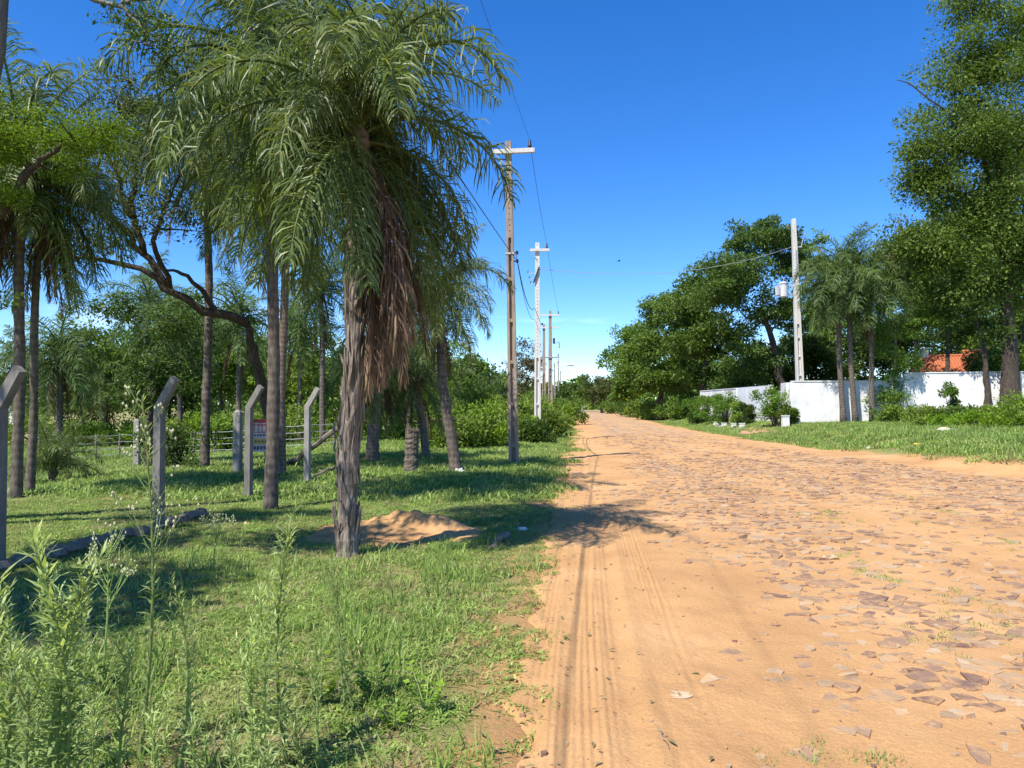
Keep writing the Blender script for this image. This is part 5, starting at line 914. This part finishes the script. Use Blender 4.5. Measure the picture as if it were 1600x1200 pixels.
# paving strip, white planter blocks and the brick ramp before the gate
def slab(pts, z, th, m_, name, label, kind=None):
    pts = np.array(pts); n = len(pts); c = pts.mean(0); zz = np.array([gz(*p) for p in pts])+z
    v = np.concatenate([np.column_stack([pts-c, zz-zz.mean()]), np.column_stack([pts-c, zz-zz.mean()-th])])
    mb = MB(); mb.add(v, [(i, (i+1) % n, n+(i+1) % n, n+i) for i in range(n)]+([(3, 2, 1, 0), (4, 5, 6, 7)] if n == 4 else [])); o = mb.obj(name, M[m_], loc=(c[0], c[1], zz.mean())); return o
q = lambda px, d: W(px, 640, d)[:2]
o = slab([q(1104, 52), q(1158, 42.0), q(1166, 42.0), q(1116, 52)], .05, .2, 'concrete', 'pavement', ''); struct(o)
o = slab([q(1150, 38.6), q(1212, 36.6), q(1219, 40), q(1168, 42)], .045, .2, 'brick_path', 'brick_ramp', ''); struct(o)
for k, (px, d) in enumerate([(1118, 50.2), (1131, 47.4), (1146, 45.0), (1159, 43.4)]):
    b = onground(px, d, .03); mb = MB(); mb.box((0, 0, .14), (.30, .30, .34), taper=.9); mb.box((0, 0, .30), (.32, .32, .04)); o = mb.obj('planter_block', M['white_wall'], loc=b); tag(o, 'small white block between the clipped shrubs at the gate wall', 'planter', 'white blocks in the shrub row')
b = onground(1227, 37.4, .03); mb = MB(); mb.box((0, 0, .3), (.34, .34, .62), taper=.9); mb.box((0, 0, .63), (.36, .36, .05)); o = mb.obj('planter_block', M['white_wall'], loc=b); tag(o, 'single white block between the big round shrub and the wall corner', 'planter')
# house with orange tiled roof behind the wall
hb = onground(1500, 52, .05); e = empty('tiled_house', hb, 'house with orange clay tile roof and pink walls behind the white wall', 'house', rz=R(-12))
zr = float(W(1500, 577, 52)[2]-hb[2]); zt = float(W(1500, 553, 52)[2]-hb[2])
mb = MB(); mb.box((-.6, 2.6, zr/2-.2), (3.0, 4.6, zr-.3)); mb.obj('wall', M['house_wall'], e)
mb = MB(); mb.box((1.4, 1.2, zr/2-.1), (1.3, 4.4, zr-.1)); mb.obj('porch_wall', M['house_wall'], e)
def roof(x0, x1, y0, y1, z0, z1, par, nm):
    """ridge along x, rolls of tile running down the front slope"""
    ym = (y0+y1)/2; mb = MB(); mb.add([(x0, y0, z0), (x1, y0, z0), (x1, ym, z1), (x0, ym, z1), (x0, y1, z0), (x1, y1, z0)], [(0, 1, 2, 3), (3, 2, 5, 4), (0, 4, 5, 1)], [(0, 3, 4), (1, 5, 2)]); rf = mb.obj(nm, M['roof_tile'], par)
    n = int((x1-x0)/.2)
    me = None
    for k in range(n+1):
        x = x0+(x1-x0)*k/n
        if me is None:
            t_ = MB(); t_.tube([(0, y0-.06, z0-.02), (0, ym, z1+.03)], .065, 6); me = t_.mesh('tile_row', M['roof_tile'])
        ob = bpy.data.objects.new('tile_row', me); COL.objects.link(ob); ob.parent = rf; ob.location = (x, 0, 0)
    t_ = MB(); t_.tube([(x0-.1, ym, z1+.06), (x1+.1, ym, z1+.06)], .10, 8); t_.obj('ridge', M['roof_tile'], rf)
roof(-2.3, 1.0, .0, 5.4, zr-.55, zt, e, 'roof'); roof(.6, 2.2, -1.4, 3.8, zr-.1, zt+.2, e, 'porch_roof')
mb = MB(); mb.tube(np.stack([np.array([-1.6]*4), np.array([2.7]*4), np.array([zt-.1, zt+.3, zt+.55, zt+.7])], -1), [.28, .3, .34, .1], 10); mb.obj('chimney', M['litter'], e)
# pale house glimpsed through the wood on the left
hb = onground(505, 66, .05); e = empty('pale_house', hb, 'pale house glimpsed between trees behind the sunlit fence post', 'house')
mb = MB(); mb.box((0, 0, 1.6), (7.5, 4, 3.4)); mb.obj('wall', M['tan_litter'], e)
mb = MB(); mb.add([(-4, -2.4, 3.3), (4, -2.4, 3.3), (4, 0, 4.3), (-4, 0, 4.3), (-4, 2.4, 3.3), (4, 2.4, 3.3)], [(0, 1, 2, 3), (3, 2, 5, 4), (0, 4, 5, 1)], [(0, 3, 4), (1, 5, 2)]); mb.obj('roof', M['roof_tile'], e)
for x in (-2, .3, 2.4):
    mb = MB(); mb.box((x, -2.02, 1.7), (.9, .06, 1.1)); wn = mb.obj('window', M['dark_metal'], e); mb = MB(); mb.box((x, -2.06, 1.12), (1.1, .12, .06)); mb.obj('sill', M['white_wall'], wn)
hb = onground(12, 62, .05); e = empty('white_shed', hb, 'small white shed far across the field behind the first fence post', 'shed')
mb = MB(); mb.box((0, 0, .9), (3.4, 3, 2.0)); mb.obj('wall', M['white_wall'], e); mb = MB(); mb.box((0, -.1, 1.95), (3.8, 3.5, .12)); mb.obj('roof', M['galv'], e)
# dark block wall glimpsed behind the leaning palm
M['grey_wall'] = rough_mat('grey_wall', [(.3, (.17, .17, .17)), (.7, (.30, .30, .31))], scale=3, bump=.3)
wall_seg(W(560, 640, 44), W(690, 640, 44), 1.9, .18, 'low grey block wall glimpsed behind the stump and leaning palm', -.2, cap=False, m_='grey_wall')
# ================================================================== far red car and white sacks
M['car_red'] = plain('car_red', (.42, .03, .04), .3); M['glass'] = plain('glass', (.05, .07, .08), .1); M['tyre'] = plain('tyre', (.02, .02, .02), .8)
cb = onground(898.5, 140, 0.0); cb = (cb[0], cb[1], float(road_z(np.array([cb[0]]), np.array([cb[1]]))[0])); e = empty('parked_car', cb, 'small red car parked at the far end of the road by the verge', 'car', rz=R(90))
prof = np.array([(-1.9, .35), (-1.95, .75), (-1.6, .92), (-.9, .98), (-.45, 1.38), (.7, 1.42), (1.35, 1.0), (1.85, .9), (1.9, .38)])
def loft(prof, wd, wt, zs):
    n = len(prof); v = []
    for sgn in (-1, 1):
        for x, z in prof: v.append((x, sgn*(wd if z < zs else wt), z))
    return v, [(i, (i+1) % n, n+(i+1) % n, n+i) for i in range(n)], n
v, qd, n_ = loft(prof, .8, .62, 1.2); mb = MB(); mb.add(v, qd, [(0, i+1, i) for i in range(1, n_-1)]+[(n_, n_+i, n_+i+1) for i in range(1, n_-1)]); mb.obj('body', M['car_red'], e)
mb = MB(); mb.box((-.72, 0, 1.17), (.04, 1.15, .3), rot=((.75, 0, .66), (0, 1, 0), (-.66, 0, .75))); mb.obj('rear_window', M['glass'], e)
for x in (-1.2, 1.2):
    for y in (-.72, .72):
        mb = MB(); mb.tube([(x, y-.1, .3), (x, y+.1, .3)], .3, 14); wh = mb.obj('wheel', M['tyre'], e); mb = MB(); mb.tube([(x, y-.112, .3), (x, y+.112, .3)], .16, 10); mb.obj('rim', M['galv'], wh)
def lump(label, p, sx_, sy_, sz_, m_, name, cat, seed, group=None):
    r6 = np.random.default_rng(seed); n, k = 10, 7; v = []
    for j in range(k):
        ph = math.pi*(j/(k-1)-.5)
        for i in range(n):
            a = 2*math.pi*i/n; s = 1+.28*r6.normal(); v.append((math.cos(a)*math.cos(ph)*sx_*s, math.sin(a)*math.cos(ph)*sy_*s, (math.sin(ph)*.5+.45)*sz_*s))
    i = (np.arange(k-1)[:, None]*n+np.arange(n)[None]).ravel(); j = (np.arange(k-1)[:, None]*n+(np.arange(n)[None]+1) % n).ravel(); mb = MB(); mb.add(v, np.stack([i, j, j+n, i+n], -1)); o = mb.obj(name, M[m_], loc=(p[0], p[1], p[2])); return tag(o, label, cat, group)
for k, (px, d) in enumerate([(903, 132), (908, 131)]):
    p = W(px, 640, d); p[2] = float(road_z(p[:1], p[1:2])[0])-.02; lump('pale sack heap lying beside the far red car', p, .42, .35, .8, 'litter', 'sack', 'sack', k, 'sacks by the red car')
def groundlump(label, px, py, s, m_, name, cat, seed, flat=.5, group=None, onroad=False):
    p = G(px, py); z = max(gz(p[0], p[1]), float(road_z(np.array([p[0]]), np.array([p[1]]))[0])); return lump(label, (p[0], p[1], z-.01), s, s*.7, s*flat*1.6, m_, name, cat, seed, group)
groundlump('crumpled white plastic bag on the verge edge beside the palm shadow', 814, 829, .075, 'litter', 'plastic_bag', 'bag', 11, .4)
groundlump('white bottle lying at the foot of the leaning palm', 717, 739, .12, 'litter', 'bottle', 'litter', 12, .5)
groundlump('pale crumpled paper on the bank below the wall', 1478, 676, .30, 'tan_litter', 'paper', 'litter', 13, .35)
groundlump('white rubbish scrap on the bank beside the weed bushes', 1577, 664, .34, 'litter', 'rubbish', 'litter', 14, .35)
groundlump('yellow scrap of litter on the bank grass', 1435, 697, .11, 'sign_yellow', 'litter_scrap', 'litter', 15, .5)
groundlump('tiny white litter scrap on the grass near the road edge', 1358, 702, .09, 'litter', 'litter_scrap', 'litter', 16, .5)
groundlump('pale round stone standing proud of the road paving', 1298, 874, .08, 'pale_stone', 'stone', 'stone', 17, .35)
groundlump('pale stone on the shaded lawn beside the third fence post', 387, 821, .05, 'pale_stone', 'stone', 'stone', 18, .5)
groundlump('flat pale slab lying on the bare sand', 1058, 1086, .075, 'pale_stone', 'stone', 'stone', 19, .10)
# bird far up over the road
mb = MB(); p = W(967, 408, 90)
mb.tube([(-.22, 0, 0), (-.1, 0, .02), (.1, 0, .02), (.2, 0, 0)], [.01, .07, .06, .01], 7); e = empty('bird', p, 'small dark bird flying in the blue sky above the road', 'bird', rz=.6); mb.obj('body', M['dark_metal'], e)
for s in (-1, 1):
    mb = MB(); mb.add([(-.12, .04*s, .03), (.10, .04*s, .03), (.02, .30*s, .12), (-.10, .28*s, .12), (-.16, .55*s, .10)], [(0, 1, 2, 3)], [(3, 2, 4)]); mb.obj('wing', M['dark_metal'], e)
# ================================================================== weeds in the foreground
def weed(px, d, h, label, seed, group=None, flower=False, lean=(0, 0), dens=1.0, stems=1, wl=.085):
    r = np.random.default_rng(seed); b = np.array(onground(px, d, .02)); e = empty('tall_weed', b, label, 'weed', group); st = MB(); lf = MB(); fl = MB()
    def shoot(p0, p1, n, l0, l1, rr):
        s_ = np.linspace(0, 1, 9); bow = r.normal(0, .03*np.linalg.norm(p1-p0), 3); P = p0+np.outer(s_, p1-p0)+np.outer(np.sin(s_*np.pi), bow); st.tube(P, rr*(1-.75*s_), 6, cap=False, r=.6)
        t = np.linspace(.06, 1, n); a = np.arange(n)*2.39996+r.random()*6; q = np.stack([np.interp(t, s_, P[:, c]) for c in range(3)], -1)
        up = .25+1.0*t**1.5+r.normal(0, .35, n); u = np.stack([np.cos(a), np.sin(a), up], -1); sd = np.stack([-np.sin(a), np.cos(a), r.normal(0, .3, n)], -1)
        ln = (l0+(l1-l0)*t)*(.7+.6*r.random(n)); u /= np.linalg.norm(u, axis=1)[:, None]; sd /= np.linalg.norm(sd, axis=1)[:, None]; w_ = ln*.15; nn = np.cross(sd, u)
        m = q+u*(ln*.5)[:, None]; d2 = u+np.array((0, 0, -1.))*(.45*(1-t*.7))[:, None]; d2 /= np.linalg.norm(d2, axis=1)[:, None]; tip = m+d2*(ln*.5)[:, None]
        V = np.stack([q, m+sd*w_[:, None]/2, m-sd*w_[:, None]/2, tip], 1).reshape(-1, 3); i = np.arange(n)*4
        lf.add(V, None, np.concatenate([np.stack([i, i+1, i+2], -1), np.stack([i+2, i+1, i+3], -1)]), r=np.repeat(np.clip(.2+.6*t+.25*r.normal(size=n), 0, 1), 4)); return P
    for s in range(stems):
        p0 = np.array((r.normal(0, .03)*s, r.normal(0, .03)*s, 0)); hh = h*(1 if s == 0 else .6+.3*r.random()); p1 = p0+np.array((lean[0]+r.normal(0, .05)*(s > 0), lean[1]+r.normal(0, .05), hh))
        P = shoot(p0, p1, int(150*dens*hh), wl*1.0, wl*.62, .0065+.002*h)
        for k in range(int(5*dens)):
            f = .55+.4*r.random(); q0 = np.array([np.interp(f, np.linspace(0, 1, 9), P[:, c]) for c in range(3)]); a = r.random()*6.28; ll = .08+.12*r.random(); shoot(q0, q0+np.array((math.cos(a)*ll*.45, math.sin(a)*ll*.45, ll)), 16, wl*.6, wl*.4, .003)
        if flower:
            for k in range(17):
                f = .50+.5*r.random(); q0 = np.array([np.interp(f, np.linspace(0, 1, 9), P[:, c]) for c in range(3)]); a = r.random()*6.28; ll = (.05+.17*(1-f)/.5+.05*r.random()); q1 = q0+np.array((math.cos(a)*ll*.7, math.sin(a)*ll*.7, ll)); st.tube([q0, (q0+q1)/2+np.array((0, 0, -.01)), q1], [.0026, .002, .0015], 4, cap=False, r=.7)
                for m_ in range(5):
                    c = q1+r.normal(0, .018, 3); st.tube([q1-np.array((0, 0, .03)), c], .0011, 3, cap=False, r=.8); fl.tube([c-np.array((0, 0, .007)), c, c+np.array((0, 0, .009))], [.002, .0055, .0015], 6)
    st.obj('stem', M['weed'], e, smooth=True); lf.obj('leaves', M['weed'], e, smooth=True)
    if fl.n: fl.obj('flower_buds', M['weed_flower'], e)['kind'] = 'stuff'
    return e
weed(225, 3.35, 1.66, 'tallest weed carrying pale flower buds in front of the shaded fence post', 1, flower=True, dens=.75, lean=(.03, .0), wl=.075)
weed(100, 2.75, 1.14, 'thick leafy weed with a pointed top beside the flowering weed', 2, dens=1.25, stems=3, lean=(-.02, 0), wl=.125)
weed(12, 2.65, 1.0, 'leafy weed cut by the view edge left of the pointed one', 3, dens=1.2, stems=3, wl=.12)
weed(455, 3.3, 1.06, 'single leafy weed with curling top beside the shaggy palm foot', 4, dens=1.25, lean=(-.02, .0), wl=.125)
weed(405, 3.05, .86, 'dense dark green weed left of the curling weed', 5, dens=1.5, stems=2, wl=.085)
weed(285, 3.1, .82, 'slim leafy weed right of the flowering weed', 6, dens=1.2, wl=.08)
weed(556, 3.9, .80, 'nodding feathery weed leaning towards the curling weed', 7, dens=1.3, lean=(-.12, .05), wl=.06, stems=2)
weed(338, 7.1, .52, 'small flowering weed at the edge of the lawn shade', 8, flower=True, dens=.7, lean=(.08, 0), wl=.06)
weed(165, 4.3, .78, 'flowering weed half hidden behind the pointed weed', 9, flower=True, dens=.7, wl=.06)
weed(50, 2.55, .62, 'low weed at the foot of the pointed weed', 10, dens=1.4, wl=.09)
for k, (px, d, h) in enumerate([(150, 2.65, .55), (190, 2.9, .62), (250, 2.75, .5), (330, 2.8, .48), (370, 2.7, .42), (480, 2.9, .45), (120, 3.2, .7), (30, 3.3, .75), (300, 3.6, .55), (500, 3.35, .5), (70, 3.6, .7), (430, 2.65, .4)]):
    weed(px, d, h, 'low young leafy weed, one of many filling the grass below the tall weeds', 20+k, 'low young weeds in the foreground', dens=1.3, wl=.075)
def broad_plant(px, py, h, n, ls, label, m_, seed, group=None, name='leafy_plant'):
    r = np.random.default_rng(seed); b = np.array(GB(px, py, .01)); e = empty(name, b, label, 'plant', group); st = MB(); lf = MB()
    for k in range(n):
        a = k*2.4+r.random(); l = h*(.5+.6*r.random()); tip = np.array((math.cos(a)*l*.55, math.sin(a)*l*.55, l)); st.tube([(0, 0, 0), tip*.5+np.array((0, 0, .02)), tip], [.004, .003, .002], 5, cap=False, r=.6)
        m = 9; t = np.linspace(.3, 1, m); q = np.outer(t, tip); aa = a+np.where(np.arange(m) % 2, 1.2, -1.2); u = np.stack([np.cos(aa), np.sin(aa), .25+.2*r.normal(size=m)], -1); sd = np.stack([-np.sin(aa), np.cos(aa), .3*r.normal(size=m)], -1); lf.leaves(q, u, sd, ls*(.6+.6*r.random(m)), ls*.55*(.6+.6*r.random(m)), r.random(m), fold=.06)
    st.obj('stem', M['weed'], e); lf.obj('leaves', M[m_], e); return e
broad_plant(583, 1092, .24, 5, .075, 'small plant with bright oval leaves on the sunny lawn', 'leaf_hedge', 1)
broad_plant(500, 1100, .26, 6, .07, 'yellowish leafy plant beside the bright oval leaved one', 'leaf_bright', 2)
broad_plant(665, 1110, .22, 5, .055, 'yellow green seedling on the lawn towards the road', 'leaf_bright', 3)
broad_plant(615, 1140, .12, 5, .05, 'tiny low seedling just below the bright oval leaved plant', 'leaf_bright', 4)
broad_plant(160, 1085, .30, 6, .07, 'dark leaved plant between the tall foreground weeds', 'leaf_dark', 5)
